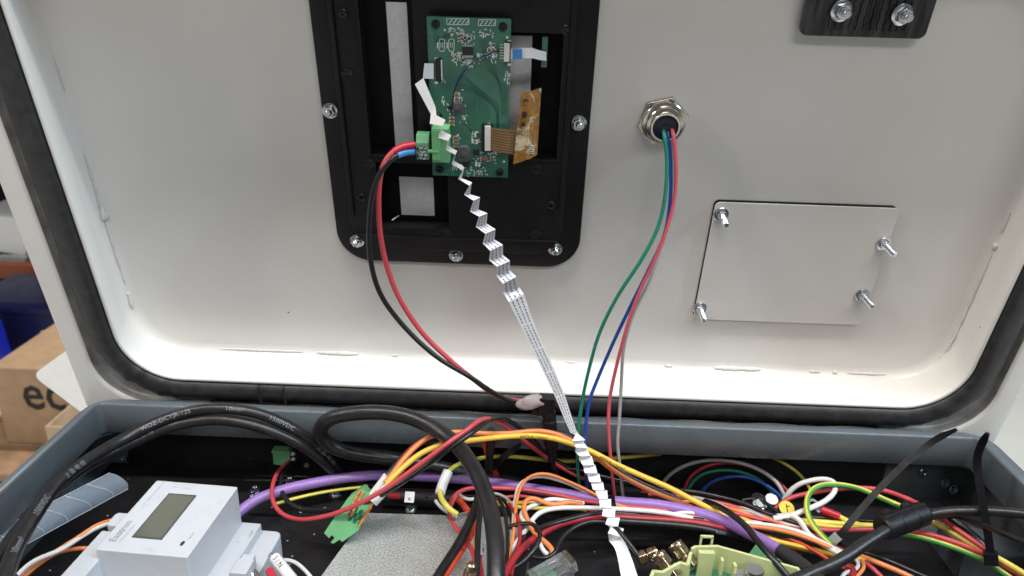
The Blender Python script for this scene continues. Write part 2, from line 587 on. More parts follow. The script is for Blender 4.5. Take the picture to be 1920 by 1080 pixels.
def bead(pts, r, name='weld_bead'):
    P = spline([L2W(q) for q in pts], .0018)
    rr = [max(.0003, r * (.55 + .5 * rs.random()) * math.sin(math.pi * (k + .6) / (len(P) + .2)) ** .35) for k in range(len(P))]
    bb = B(); bb.tube(P, rr, 8)
    bb.obj(name, M['weld'], lid_t, sharp=80)


def jl(v): return (UL - .0030, v, -.0280)
def jr(v): return (UR + .0026, v, -.0280)
def jb(u): return (u, PB + .0026, -.0285)


bead([jl(.155), jl(.128), jl(.100), jl(.066)], .0012)
bead([jl(.122), jl(.117), jl(.112)], .0026)
bead([jl(.060), jl(.048)], .0017)
bead([(UL + .001, PB + .016, -.0286), (UL + .006, PB + .0085, -.0286), (UL + .013, PB + .0038, -.0286)], .0018)
bead([jb(-.135), jb(-.124), jb(-.108)], .0017)
bead([jb(.128), jb(.142), jb(.158)], .0020)
bead([jb(-.20), jb(-.17), jb(-.145)], .0008)
for u_, l_, r_ in ((-.05, .004, .0010), (.03, .006, .0008), (.095, .005, .0011), (.19, .007, .0009), (-.085, .003, .0012), (.205, .003, .0013)):
    bead([jb(u_), jb(u_ + l_ / 2), jb(u_ + l_)], r_)
for v_, l_, r_ in ((.19, .02, .0006), (.08, .006, .0010)):
    bead([jl(v_), jl(v_ + l_)], r_)
bead([jb(.215), jb(.23), jb(.240)], .0010)
bead([jr(.118), jr(.1135)], .0017)
bead([jr(.138), jr(.130), jr(.125)], .0014)
bead([jr(.110), jr(.09), jr(.068), jr(.055)], .0011)
bead([jr(.054), (UR - .000, PB + .020, -.0286), (UR - .006, PB + .010, -.0286), (UR - .014, PB + .004, -.0286)], .0015)
b = B(LM); b.lathe([(.0016, 0), (.0014, .0014), (.0006, .002)], (UL - .0195, .1335, -.0066), n=10)
b.obj('paint_drip', M['weld'], lid_t)


# ------------------------------------------------------------------ fasteners
def stud(parent, P, n, rw=.0042, rh=.0031, rb=.0017, lw=.0008, lh=.0030, lb=.0036, spin=0.3, name='flange_nut'):
    """washer + hexagon nut + threaded end, standing at P along n (world)"""
    A = frame(n)
    c, s_ = math.cos(spin), math.sin(spin)
    A = A @ np.array([[c, -s_, 0], [s_, c, 0], [0, 0, 1]])
    bb = B()
    bb.lathe([(rw * .96, 0), (rw, .0002), (rw, lw * .8), (rw * .93, lw)], P, A, 24)
    w = bb.obj('washer', M['zinc'], parent)
    bb = B()
    hx = [(rh * math.cos(math.pi * k / 3), rh * math.sin(math.pi * k / 3)) for k in range(6)]
    hs = [(x * .93, y * .93) for x, y in hx]
    O = np.array(P)
    l = [[O + A @ np.array([x, y, z]) for x, y in h] for h, z in ((hx, lw), (hx, lw + lh * .82), (hs, lw + lh))]
    bb.loft(l, True, True, True)
    nut = bb.obj(name, M['zinc'], parent, bevel=.0001, seg=1)
    bb = B()
    pr, z = [], lw + lh * .6
    end = lw + lh + lb
    k = 0
    while z < end - .0006:
        pr.append((rb if k % 2 == 0 else rb * .86, z)); z += .00032; k += 1
    pr += [(rb * .9, end - .0004), (rb * .7, end)]
    bb.lathe(pr, P, A, 14)
    bb.obj('threaded_stud', M['zinc'], nut, sharp=20)
    return w


# ------------------------------------------------------------------ display housing
hs_t = empty('display_housing', L2W((-.04, .0915, -.03)), 'black plastic display housing bolted to the lid with zinc nuts', 'housing', on_lid=True)
HF, HB = -.0262, -.0200
b = B(LM); b.prism(rrect(-.1118, .0325, .0915, .270, .020, 12), -.0299, HF)
flange = b.obj('flange', M['plastic'], hs_t, bevel=.0008)
b = B(LM); b.prism(rrect(-.1010, .0215, .1040, .264, .018, 10), -.0298, HB)
body = b.obj('body', M['plastic'], hs_t, bevel=.0007)


def lrect(x0, y0, x1, y1, h):
    """lid rectangle spanned by two pixels' sight lines on the plane h"""
    a, c = lid(x0, y0, h), lid(x1, y1, h)
    return min(a[0], c[0]), max(a[0], c[0]), min(a[1], c[1]), max(a[1], c[1])


o1 = list(lrect(684, 150, 786, 285, HB)); o1[2] = lid(720, 290, HB)[1]; o1[3] = .258
o2 = lrect(705, 304, 842, 430, HB)
o3 = list(lrect(950, 60, 1043, 300, HB))
b = B(LM)
for o_ in (o1, o2, o3):
    b.box2((o_[0], o_[2], -.0294), (o_[1], o_[3], HB + .003))
boolean_cut(body, b)
b = B(LM)
for o_ in (o1, o2, o3):
    b.box2((o_[0] - .0005, o_[2] - .0005, -.0294), (o_[1] + .0005, o_[3] + .0005, HB + .003))
boolean_cut(flange, b)
for o_, nm in ((o1, 0), (o2, 0), (o3, 0)):      # small lips round the openings
    bb = B(LM)
    t_ = .0011
    bb.box2((o_[0] - t_, o_[2] - t_, HB - .001), (o_[1] + t_, o_[2], HB + .0005))
    bb.box2((o_[0] - t_, o_[2], HB - .001), (o_[0], o_[3], HB + .0005))
    bb.obj('opening_lip', M['plastic'], hs_t, bevel=.0002)
HM = -.0291
s1 = lrect(735, 3, 771, 272, HM)
us = [lid(722, 5, HM)[0], lid(766, 5, HM)[0]]
b = B(LM); b.box2((lid(733, 150, HM)[0], lid(750, 278, HM)[1], -.0294), (lid(770, 150, HM)[0], lid(740, 4, HM)[1], HM))
b.obj('metal_back_strip', M['lcdback'], hs_t, bevel=.0002, label='silver metal strip in the tall opening')
r2 = lrect(748, 331, 815, 405, HM)
b = B(LM); b.box2((r2[0], r2[2], -.0294), (r2[1], r2[3], HM))
b.obj('metal_back_square', M['lcdback'], hs_t, bevel=.0002, label='silver metal square in the lower opening')
r3 = lrect(950, 66, 990, 296, HM)
b = B(LM); b.box2((r3[0], r3[2], -.0294), (r3[1], r3[3], HM))
b.obj('metal_back_plate', M['lcdback'], hs_t, bevel=.0002)
b = B(LM)                                     # bright bent edge of the sheet
a_, c_ = lid(735, 413, -.0235), lid(748, 404, HM)
b.tube([a_, (a_ + c_) / 2, c_], .0004, 6)
b.obj('sheet_edge', M['lcdback'], hs_t)
# ribs and moulded bosses of the housing
b = B(LM)
x = lid(1062, 200, HB)[0]; b.box2((x - .0006, .135, HB - .001), (x + .0006, .256, HB + .0012)); b.obj('rib', M['plastic'], hs_t, bevel=.0003)
b = B(LM); v_ = lid(900, 448, HB)[1]; b.box2((-.098, v_ - .0005, HB - .001), (.019, v_ + .0005, HB + .0008)); b.obj('rib', M['plastic'], hs_t, bevel=.0003)
b = B(LM); x = lid(652, 300, HB)[0]; b.box2((x - .0006, .125, HB - .001), (x + .0006, .256, HB + .0012)); b.obj('rib', M['plastic'], hs_t, bevel=.0003)
for px, py in ((651, 138), (692, 306), (835, 436), (1004, 440), (1006, 318)):
    q = lid(px, py, HB)
    b = B(LM); b.lathe([(.0033, -.0005), (.0032, .0003), (.0027, .0005), (.0024, .0003)], q, n=24)
    b.obj('moulded_boss', M['plastic2'], hs_t, sharp=60)
for px, py in ((643, 25), (1059, 55), (678, 369), (1033, 384)):
    q = lid(px, py, HB)
    b = B(LM); b.lathe([(.0024, -.0003), (.0024, .0008), (.0019, .0012), (.0010, .0012), (.0009, .0004), (.0002, .0004)], q, n=20)
    b.obj('screw', M['plastic2'], hs_t, sharp=40)
for i, (px, py) in enumerate(((619, 209), (1085, 232), (670, 453), (855, 480), (1041, 468))):
    stud(hs_t, th(px, py - 2, HF), LN, rw=.0043, rh=.0033, rb=.0018, spin=.4 * i, lb=.0020, lh=.0026)

# ------------------------------------------------------------------ display driver board
HP = -.0135
pcb_t = empty('display_driver_board', th(880, 200, HP - .0016), 'green display driver circuit board mounted on the black housing', 'circuit board', on_lid=True)


def pr(x0, y0, x1, y1, h=HP):
    return lrect(x0, y0, x1, y1, h)


q0, q1, q2, q3 = lid(800, 29, HP), lid(960, 38, HP), lid(951, 334, HP), lid(811, 328, HP)
bx = [(q0[0] + q3[0]) / 2, (q1[0] + q2[0]) / 2, (q2[1] + q3[1]) / 2, (q0[1] + q1[1]) / 2]
b = B(LM); b.box2((bx[0], bx[2], HP - .0016), (bx[1], bx[3], HP))
pcb = b.obj('board', M['pcb'], pcb_t, bevel=.00015)


def pbox(name, x0, y0, x1, y1, hgt, m_, parent=None, bev=.00015, base=0.0, **kw):
    a = lrect(x0, y0, x1, y1, HP + base + hgt)
    bb = B(LM); bb.box2((a[0], a[2], HP + base), (a[1], a[3], HP + base + hgt))
    return bb.obj(name, m_, parent or pcb_t, bevel=bev, **kw)


def lqp(bb, px, py, w, hh, lift):
    q = lid(px, py, HP)
    bb.box((q[0], q[1], HP + lift), (w, hh, .00006))


# copper runs under the mask
tr = B(LM)


def trace(pts, w=.00024, bb=tr, lift=.00006):
    P = [lid(x, y, HP) for x, y in pts]
    for a, c in zip(P[:-1], P[1:]):
        d = c - a
        L = np.linalg.norm(d)
        if L < 1e-6: continue
        A = np.stack([d / L, np.cross((0, 0, 1), d / L), (0, 0, 1)], 1)
        bb.box((a + c) / 2 + np.array([0, 0, lift]), (L + w * .6, w, .00005), A)


for k in range(7):
    trace([(835, 142 + 4.5 * k), (872 + 3 * k, 143 + 4.5 * k), (905 + 4 * k, 172 + 5 * k), (935 - k * .6, 196 + 4 * k), (935 - k * .7, 250 + 3 * k)])
for k in range(6):
    trace([(815 + 2.6 * k, 58 + 3 * k), (815 + 2.6 * k, 80), (822 + 2.6 * k, 74 - 2 * k), (850, 72 - 2 * k)])
for k in range(6):
    trace([(900 + 4 * k, 62), (900 + 4 * k, 78 + 3 * k), (915 + 3 * k, 130), (950 - 2 * k, 165 + 4 * k), (950 - 2 * k, 215)])
for k in range(6):
    trace([(871 + 4 * k, 180), (871 + 4 * k, 232 + 4 * k), (888 + 3 * k, 252), (900, 262 + 2.5 * k)])
for k in range(5):
    trace([(855, 158 + 4 * k), (880 + 4 * k, 160 + 4 * k), (898 + 4 * k, 185), (900 + 4 * k, 225)])
for k in range(5):
    trace([(915 + 5 * k, 308), (930 + 4 * k, 290), (945 - 1.5 * k * .5, 276 - 2 * k), (946 - .7 * k, 250)])
for k in range(8):
    trace([(836, 100 + 5.5 * k), (846, 100 + 5.5 * k)]) if k % 2 else None
tr.obj('copper_run', M['trace'], pcb_t, kind='stuff')
pour = B(LM)
for poly in (((878, 170), (918, 202), (918, 235), (878, 232)), ((822, 150), (846, 150), (846, 235), (822, 232)), ((905, 245), (925, 262), (925, 276), (905, 276))):
    P = [lid(x, y, HP) for x, y in poly]
    pour.add([(p_[0], p_[1], HP + .00003) for p_ in P], [(0, 1, 2, 3)])
pour.obj('copper_pour', M['trace2'], pcb_t)
# silk-screen print: outlines, reference marks, pads
sk = B(LM)
rs = random.Random(5)


def sbox(x0, y0, x1, y1, w=.00028):
    trace([(x0, y0), (x1, y0), (x1, y1), (x0, y1), (x0, y0)], w, sk, .00012)


sbox(838, 35, 879, 46); sbox(897, 37, 929, 48)
for x0 in range(5): trace([(842 + 8 * x0, 44), (848 + 8 * x0, 37)], .0004, sk, .00012)
for x0 in range(4): trace([(901 + 8 * x0, 46), (906 + 8 * x0, 39)], .0004, sk, .00012)
for cx in (828.5, 846.5):
    P = [(cx - 5, 76), (cx - 3, 73), (cx + 3, 73), (cx + 5, 76), (cx + 5, 93), (cx + 3, 96), (cx - 3, 96), (cx - 5, 93), (cx - 5, 76)]
    trace(P, .00030, sk, .00012)
    P = [(cx - 1.8, 81), (cx + 1.8, 81), (cx + 1.8, 88), (cx - 1.8, 88), (cx - 1.8, 81)]
    trace(P, .0002, sk, .00012)
    trace([(cx - 8, 80), (cx - 8, 90)], .0005, sk, .00012)
for (x0, y0, x1, y1, n_) in ((840, 51, 868, 64, 26), (898, 53, 924, 68, 20), (858, 60, 890, 82, 34), (846, 97, 866, 121, 30), (866, 112, 902, 124, 20),
                             (896, 97, 904, 112, 8), (912, 78, 933, 117, 36), (945, 134, 955, 156, 16), (828, 180, 842, 196, 10), (838, 195, 850, 214, 10),
                             (884, 246, 899, 268, 16), (890, 284, 930, 306, 34), (846, 306, 872, 322, 26), (872, 312, 912, 330, 24), (862, 168, 875, 236, 16),
                             (828, 150, 836, 158, 3), (920, 275, 940, 290, 6), (848, 250, 866, 275, 8)):
    for _ in range(n_):
        x_, y_ = rs.uniform(x0, x1), rs.uniform(y0, y1)
        if rs.random() < .5: trace([(x_, y_), (x_ + rs.uniform(2, 4.5), y_)], .00040, sk, .00012)
        else: trace([(x_, y_), (x_, y_ + rs.uniform(2, 5))], .00040, sk, .00012)
q = lid(867, 120, HP); flat_text(sk, 'R.0', .0030, (q[0], q[1], HP + .00014), (1, 0, 0), (0, 1, 0))
for px, py in ((834, 56), (951, 70), (945, 303)):
    q = lid(px, py, HP); sk.lathe([(.0006, .0001), (.0006, .00018)], q, n=12)
sk.obj('silkscreen_print', M['silk'], pcb_t, kind='stuff')
for px, py in ((817, 45), (943, 50), (824, 317), (937, 322), (822, 218)):
    q = lid(px, py, HP)
    b = B(LM); b.lathe([(.0021, 0), (.0021, .0009), (.0017, .0014), (.0009, .0015), (.0008, .0006), (.0001, .0006)], q, n=20)
    b.obj('mounting_screw', M['plastic2'], pcb_t, sharp=40)
ic = pbox('controller_chip', 867, 88, 887, 104, .0011, M['chip'])
for k in range(10):
    for y_ in (86.2, 105.6):
        q = lid(868 + 2 * k, y_, HP)
        bb = B(LM); bb.box((q[0], q[1], HP + .0003), (.00026, .0011, .0004)); bb.obj('pin', M['solder'], ic)


def ffc(name, x0, y0, x1, y1, xb0, xb1, side):
    c_ = pbox(name, x0, y0, x1, y1, .0020, M['plastic2'])
    a = lrect(xb0, y0 + 2, xb1, y1 - 2, HP + .0024)
    bb = B(LM); bb.box2((a[0], a[2], HP + .0004), (a[1], a[3], HP + .0027))
    bb.obj('latch_bar', M['white'], c_, bevel=.0002)
    for y_ in (y0 - 3, y1 + 1):
        q = lid((x0 + x1) / 2 - 4 * side, y_ + 1, HP)
        bb = B(LM); bb.box((q[0], q[1], HP + .0005), (.0016, .0012, .0010)); bb.obj('solder_tab', M['solder'], c_)
    return c_


f1 = ffc('ribbon_socket', 816, 111, 829, 152, 826.5, 829.5, 1)
f2 = ffc('ribbon_socket', 945, 79, 957, 118, 945, 955, -1)
f3 = ffc('ribbon_socket', 903, 234, 923, 285, 909, 920, -1)
for k in range(6):
    q = lid(940.5, 84 + 5 * k, HP)
    bb = B(LM); bb.box((q[0], q[1], HP + .0002), (.0016, .00035, .0003)); bb.obj('pin', M['solder'], f2)
for grp in (((850, 863), (173, 195), 3), ((841, 853), (218, 237), 3), ((848, 861), (255, 278), 4)):
    (xa, xb), (ya, yb), n_ = grp
    for k in range(n_):
        y_ = ya + (yb - ya) * k / n_
        cp = pbox('capacitor', xa + 2, y_ + .6, xb - 2, y_ + (yb - ya) / n_ - 1, .0010, M['tan'], bev=.0001)
        for xx in (xa + .6, xb - 3):
            a = lrect(xx, y_ + .5, xx + 2.6, y_ + (yb - ya) / n_ - .8, HP + .001)
            bb = B(LM); bb.box2((a[0], a[2], HP), (a[1], a[3], HP + .00104)); bb.obj('end_cap', M['solder'], cp)


def inductor(x0, y0, x1, y1, hgt):
    a = lrect(x0, y0, x1, y1, HP + hgt)
    cx, cy, rx, ry = (a[0] + a[1]) / 2, (a[2] + a[3]) / 2, (a[1] - a[0]) / 2, (a[3] - a[2]) / 2
    bb = B(LM)
    oc = [(cx + rx * sx, cy + ry * sy) for sx, sy in ((-1, -.6), (-.6, -1), (.6, -1), (1, -.6), (1, .6), (.6, 1), (-.6, 1), (-1, .6))]
    bb.prism(oc, HP, HP + hgt)
    i_ = bb.obj('inductor', M['ferrite_core'], pcb_t, bevel=.0003)
    bb = B(LM); bb.lathe([(rx * .62, hgt - .0003), (rx * .6, hgt + .0003), (rx * .5, hgt + .0004)], (cx, cy, HP), n=20)
    bb.obj('core_disc', M['ferrite_core'], i_, sharp=60)


inductor(849, 193, 868, 213, .0030)
inductor(858, 276, 881, 304, .0036)
pbox('regulator_chip', 887, 281, 898, 292, .0011, M['chip'])
pbox('diode', 868, 302, 880, 314, .0016, M['chip'])
pbox('driver_chip', 840, 199, 847, 207, .0008, M['chip'])
for x_, y_, c_ in ((904, 297, 'red'), (912, 298, 'red'), (920, 299, 'tan'), (893, 308, 'silk'), (899, 309, 'silk'), (891, 253, 'silk'), (886, 265, 'silk'), (894, 266, 'silk'),
                   (872, 70, 'chip'), (880, 72, 'chip'), (866, 72, 'palered'), (925, 84, 'chip'), (924, 92, 'tan'), (925, 104, 'silk'), (868, 112, 'chip'), (896, 103, 'silk'),
                   (902, 312, 'chip'), (888, 300, 'chip'), (850, 262, 'chip')):
    cp = pbox('resistor', x_ - 2, y_ - 3.4, x_ + 2, y_ + 3.4, .0006, M[c_], bev=.0001)
    for d_ in (-4.0, 2.6):
        a = lrect(x_ - 2, y_ + d_, x_ + 2, y_ + d_ + 1.5, HP)
        bb = B(LM); bb.box2((a[0], a[2], HP), (a[1], a[3], HP + .00064)); bb.obj('end_cap', M['solder'], cp)
# green pluggable terminal
hd = lrect(809, 241, 843, 305, HP + .008)
b = B(LM); b.box2((hd[0], hd[2], HP), (hd[1], hd[3], HP + .0085)); b.box2((hd[0], hd[2] + .0015, HP + .0085), (hd[0] + .0042, hd[3] - .0005, HP + .0092))
hdr = b.obj('terminal_header', M['termgreen'], pcb_t, bevel=.0003)
pg = lrect(779, 255, 805, 300, HP + .0085)
b = B(LM); b.box2((pg[0], pg[2], HP + .0005), (pg[1], pg[3] - .0040, HP + .0085))
pf_ = [(pg[3] - .0040, HP + .0005), (pg[3], HP + .0012), (pg[3], HP + .0058), (pg[3] - .0040, HP + .0085)]
b.loft([[(x_, a_, c_) for a_, c_ in pf_] for x_ in (pg[0], pg[1])], True, True, True)
plug = b.obj('terminal_plug', M['termgreen2'], pcb_t, bevel=.0003)
b = B(LM); b.box2((pg[1] - .0005, pg[2] + .0042, HP + .0070), (hd[0] + .0035, pg[2] + .0056, HP + .0094)); b.obj('latch', M['termgreen'], plug, bevel=.0002)
for k, (px, py) in enumerate(((793, 279), (794, 292))):
    q = lid(px, py, HP + .0085)
    b = B(LM); b.lathe([(.0021, -.0009), (.0021, .00015), (.0018, .0003), (.0002, .0003)], q, n=20)
    sc_ = b.obj('terminal_screw', M['zinc'], plug, sharp=40)
    b = B(LM); an = .8 + .5 * k
    A = np.array([[math.cos(an), -math.sin(an), 0], [math.sin(an), math.cos(an), 0], [0, 0, 1]])
    b.box(q + np.array([0, 0, .00034]), (.0036, .0005, .0001), A); b.obj('screw_slot', M['chip'], sc_)
    q = lid(783.5, py, HP + .0085)
    b = B(LM); b.box(q + np.array([0, 0, .0001]), (.0010, .0016, .0003)); b.obj('probe_slot', M['chip'], plug)

# jumper, flexes and ribbons round the board
b = B()
b.tube(spline([th(x, y, h) for x, y, h in ((936, 95, -.0125), (915, 100, -.0105), (880, 122, -.0098), (860, 150, -.0100), (850, 178, -.0108), (848, 200, -.0122), (846, 212, -.0130))], .0012), .00042, 8)
b.obj('jumper_wire', M['navy'], label='thin dark blue jumper wire arching over the green board', cat='wire')
kt = empty('amber_flex_circuit', th(962, 300, -.020), 'amber polyimide flex circuit sticking out right of the green board', 'flex circuit', on_lid=True)
b = B(LM)
TL, TR_, BL, BR_ = lid(977, 175, -.0095), lid(1015, 165, -.0150), lid(962, 308, -.0085), lid(1007, 292, -.0155)
NX, NY = 8, 16
rs = random.Random(9)
grid = []
for j in range(NY + 1):
    for i in range(NX + 1):
        s_, t_ = i / NX, j / NY
        p_ = (TL * (1 - s_) + TR_ * s_) * (1 - t_) + (BL * (1 - s_) + BR_ * s_) * t_
        grid.append(p_ + np.array([0, .0006 * rs.random() if j in (0, NY) else 0, .0014 * math.sin(s_ * 3.1) + .0003 * rs.gauss(0, 1)]))
fs = [(j * (NX + 1) + i, j * (NX + 1) + i + 1, (j + 1) * (NX + 1) + i + 1, (j + 1) * (NX + 1) + i) for j in range(NY) for i in range(NX)]
top = [np.array(p_) for p_ in grid]
b.add(top, fs)
b.add([p_ - np.array([0, 0, .00025]) for p_ in top], [f[::-1] for f in fs])
b.obj('film', M['kapton'], kt, sharp=80)
for cx, cy, w_, h_ in ((982, 214, .0022, .0030), (979, 232, .0018, .0020), (986, 188, .0026, .0008)):
    t_ = (cy - 175) / 133; s_ = .28
    p_ = (TL * (1 - s_) + TR_ * s_) * (1 - t_) + (BL * (1 - s_) + BR_ * s_) * t_
    b = B(LM); b.box(p_ + np.array([0, 0, .0022]), (w_, h_, .0012)); b.obj('flex_chip', M['chip'], kt, bevel=.0002)
b = B(LM)
for k in range(5):
    t_ = .80 + .028 * k
    p_ = (TL * .25 + TR_ * .75) * (1 - t_) + (BL * .25 + BR_ * .75) * t_
    b.box(p_ + np.array([0, 0, .0016]), (.0028, .00028, .0006))
b.obj('pad_row', M['weld'], kt)
b = B(LM)
cr = []
for x_, y0_, y1_, h_ in ((921, 239, 282, -.0110), (935, 241, 285, -.0095), (950, 243, 288, -.0090), (966, 244, 291, -.0100)):
    cr.append((lid(x_, y1_, h_), lid(x_, y0_, h_)))
b.strip(cr, .0002); b.obj('tail', M['flex'], kt)
b = B(LM)
for k in range(9):
    t_ = (k + .5) / 9
    P_ = [c_[0] * (1 - t_) + c_[1] * t_ + np.array([0, 0, .00016]) for c_ in cr]
    for a, c_ in zip(P_[:-1], P_[1:]):
        d = c_ - a; L_ = np.linalg.norm(d); A = np.stack([d / L_, unit(np.cross((0, 0, 1), d)), np.cross(d / L_, unit(np.cross((0, 0, 1), d)))], 1)
        b.box((a + c_) / 2, (L_, .0003, .00006), A)
b.obj('tail_track', M['tan'], kt, kind='stuff')

rb_t = empty('touch_ribbon', th(960, 100, -.012), 'short white ribbon with blue tab right of the green board', 'ribbon cable', on_lid=True)
b = B(LM)
cr = []
for x_, y0_, y1_, h_ in ((957, 92, 111, -.0118), (968, 92, 111, -.0108), (982, 90, 109, -.0100), (998, 90, 109, -.0105), (1010, 94, 112, -.0125), (1024, 97, 114, -.0150)):
    cr.append((lid(x_, y1_, h_), lid(x_, y0_, h_)))
b.strip(cr, .0002); b.obj('ribbon', M['ribbon'], rb_t, sharp=60)
b = B(LM)
b.strip([(lid(961, 111.5, -.0110), lid(961, 92.5, -.0110)), (lid(979, 110.5, -.0096), lid(979, 92, -.0096))], .0002)
b.obj('stiffener_tab', M['blue_tab'], rb_t)
q = lrect(1017, 70, 1025, 127, -.0165)
b = B(LM); b.box2((q[0], q[2], -.0185), (q[1], q[3], -.0165))
b.obj('touch_controller_board', M['pcb'], bevel=.0002, label='narrow green board strip at the far end of the short ribbon', cat='circuit board')

# ------------------------------------------------------------------ long folded ribbon
cr_px = [((813, 148), (813, 119), -.0118), ((793, 147), (796, 119), -.0108), ((778, 158), (794, 147), -.0092), ((808, 214), (816, 200), -.0055),
         ((806, 232), (818, 216), -.0035), ((830, 236), (835, 225), .0005), ((821, 258), (828, 245), -.0030), ((840, 264), (846, 254), .0012),
         ((836, 281), (839, 273), -.0020), ((854, 290), (857, 283), .0022), ((847, 307), (850, 301), -.0010), ((868, 320), (870, 313), .0030),
         ((859, 335), (866, 334), 0), ((880, 348), (885, 342), .0040), ((870, 365), (881, 364), .0010), ((888, 376), (900, 370), .0050),
         ((881, 396), (897, 393), .0020), ((898, 406), (914, 400), .0060), ((892, 425), (912, 419), .0030), ((910, 438), (929, 430), .0070),
         ((905, 456), (927, 449), .0040), ((919, 470), (943, 459), .0080), ((917, 488), (943, 478), .0050), ((932, 500), (956, 489), .0090),
         ((930, 516), (956, 507), .0060), ((943, 532), (968, 519), .0100), ((943, 548), (974, 539), .0070), ((954, 566), (982, 551), .0110)]
main_cr = [(th(*a, h), th(*c, h)) for a, c, h in cr_px]
flat_px = [((976, 610), (1000, 604), .0135), ((998, 655), (1020, 650), .0165), ((1020, 700), (1040, 694), .0205), ((1042, 746), (1058, 738), .0250),
           ((1058, 785), (1070, 776), .0300), ((1070, 812), (1080, 806), .0345)]
main_cr += [(th(*a, h), th(*c, h)) for a, c, h in flat_px]
zz = [((72, 60), (100, 58), (50, 105), (145, 96)), ((52, 108), (128, 104), (75, 150), (160, 152)), ((70, 180), (155, 155), (100, 212), (180, 210)),
      ((100, 235), (190, 210), (125, 276), (207, 275)), ((130, 290), (215, 275), (140, 335), (232, 335)), ((160, 350), (245, 340), (175, 398), (258, 398)),
      ((185, 405), (272, 400), (200, 456), (282, 460)), ((215, 465), (303, 460), (240, 519), (305, 522)), ((245, 530), (330, 523), (250, 581), (332, 588)),
      ((275, 590), (362, 588), (265, 645), (358, 655)), ((305, 660), (395, 658), (290, 705), (380, 722)), ((325, 730), (422, 740), (308, 770), (405, 797))]
for i, (a, c, d, e) in enumerate(zz):
    f_ = lambda q_: (1060 + q_[0] * .2593, 800 + q_[1] * .2593)
    t_ = i / 11
    y_ = float(np.interp(t_, [0, .25, .5, .75, 1], [.3765, .3725, .3655, .3525, .3400]))
    main_cr.append((ty(*f_(a), y_ + .0026), ty(*f_(c), y_ + .0026)))
    main_cr.append((ty(*f_(d), y_ - .0030), ty(*f_(e), y_ - .0030)))
tail_px = [((1142, 1015), (1165, 1007), .3400), ((1150, 1022), (1174, 1020), .3365), ((1156, 1034), (1181, 1036), .332), ((1160, 1056), (1188, 1058), .324), ((1166, 1090), (1199, 1090), .312)]
tl_, tr_ = [spline([ty(*q_[k], q_[2]) for q_ in tail_px], 1) for k in (0, 1)]
main_cr += list(zip(tl_, tr_))
long_t = empty('folded_ribbon_cable', (main_cr[-1][0] + main_cr[-1][1]) / 2, 'long white accordion-folded ribbon cable running from green board into the tray', 'ribbon cable')
b = B(); b.strip(main_cr, .00022)
b.obj('ribbon', M['ribbon'], long_t, sharp=14)
ink = B()
rs = random.Random(21)
for i in range(13, 33):
    if i + 1 >= len(main_cr): break
    (L0, R0_), (L1, R1) = main_cr[i], main_cr[i + 1]
    ln = np.linalg.norm((L1 + R1 - L0 - R0_) / 2)
    nrm = np.cross(R0_ - L0, (L1 + R1) - (L0 + R0_))
    if np.linalg.norm(nrm) < 1e-12: continue
    nrm = unit(nrm)
    if nrm @ (CAM - L0) < 0: nrm = -nrm
    for row in (.22, .50, .78):
        t_ = .05
        while t_ < .95:
            w_ = rs.uniform(.0006, .0016) / ln
            t2 = min(.97, t_ + w_)
            f2 = lambda s_, t: ((L0 * (1 - s_) + R0_ * s_) * (1 - t) + (L1 * (1 - s_) + R1 * s_) * t + nrm * .00022)
            ink.add([f2(row - .045, t_), f2(row + .045, t_), f2(row + .045, t2), f2(row - .045, t2)], [(0, 1, 2, 3)])
            t_ = t2 + rs.uniform(.0004, .0009) / ln
b = ink; b.obj('printed_marking', M['ink'], long_t, kind='stuff', flat=True)

# ------------------------------------------------------------------ black plate at the top right
bp = empty('black_cover_plate', th(1615, 70, -.026), 'black streaked plate with two bolts at the top edge of the lid', 'plate', on_lid=True)
h_ = -.0240
c0, c1, c2 = lid(1497, 66, h_), lid(1733, 74, h_), lid(1758, 0, h_)
u0, u1, v0 = lid(1500, 60, h_)[0], (c1[0] + c2[0]) / 2, (c0[1] + c1[1]) / 2
b = B(LM); b.prism(rrect(u0, u1, v0, v0 + .030, .0035, 6), h_ - .0030, h_)
b.obj('plate', M['streak'], bp, bevel=.0004)
for k in range(12):                            # shallow ribs pressed in the plate
    x_ = u0 + (u1 - u0) * (.22 + .60 * k / 11)
    b = B(LM)
    P = [(x_ + .0004 * math.sin(j * 1.7 + k), v0 + .0035 + .0235 * j / 16, h_ + .0001) for j in range(17)]
    b.tube(P, .0009, 6, sq=1.0)
    b.obj('rib', M['streak'], bp, sharp=80)
b = B(LM); b.box2((u0 + .01, v0 + .012, -.0299), (u1 - .01, v0 + .026, h_ - .0031)); b.obj('spacer', M['plastic2'], bp, bevel=.0003)
for i, (px, py) in enumerate(((1576, 20), (1690, 27))):
    stud(bp, th(px, py, h_ + .001), LN + np.array([.12, 0, 0]), rw=.0052, rh=.0040, rb=.0022, lb=.0040, lh=.0032, lw=.0010, spin=.2 + .5 * i)

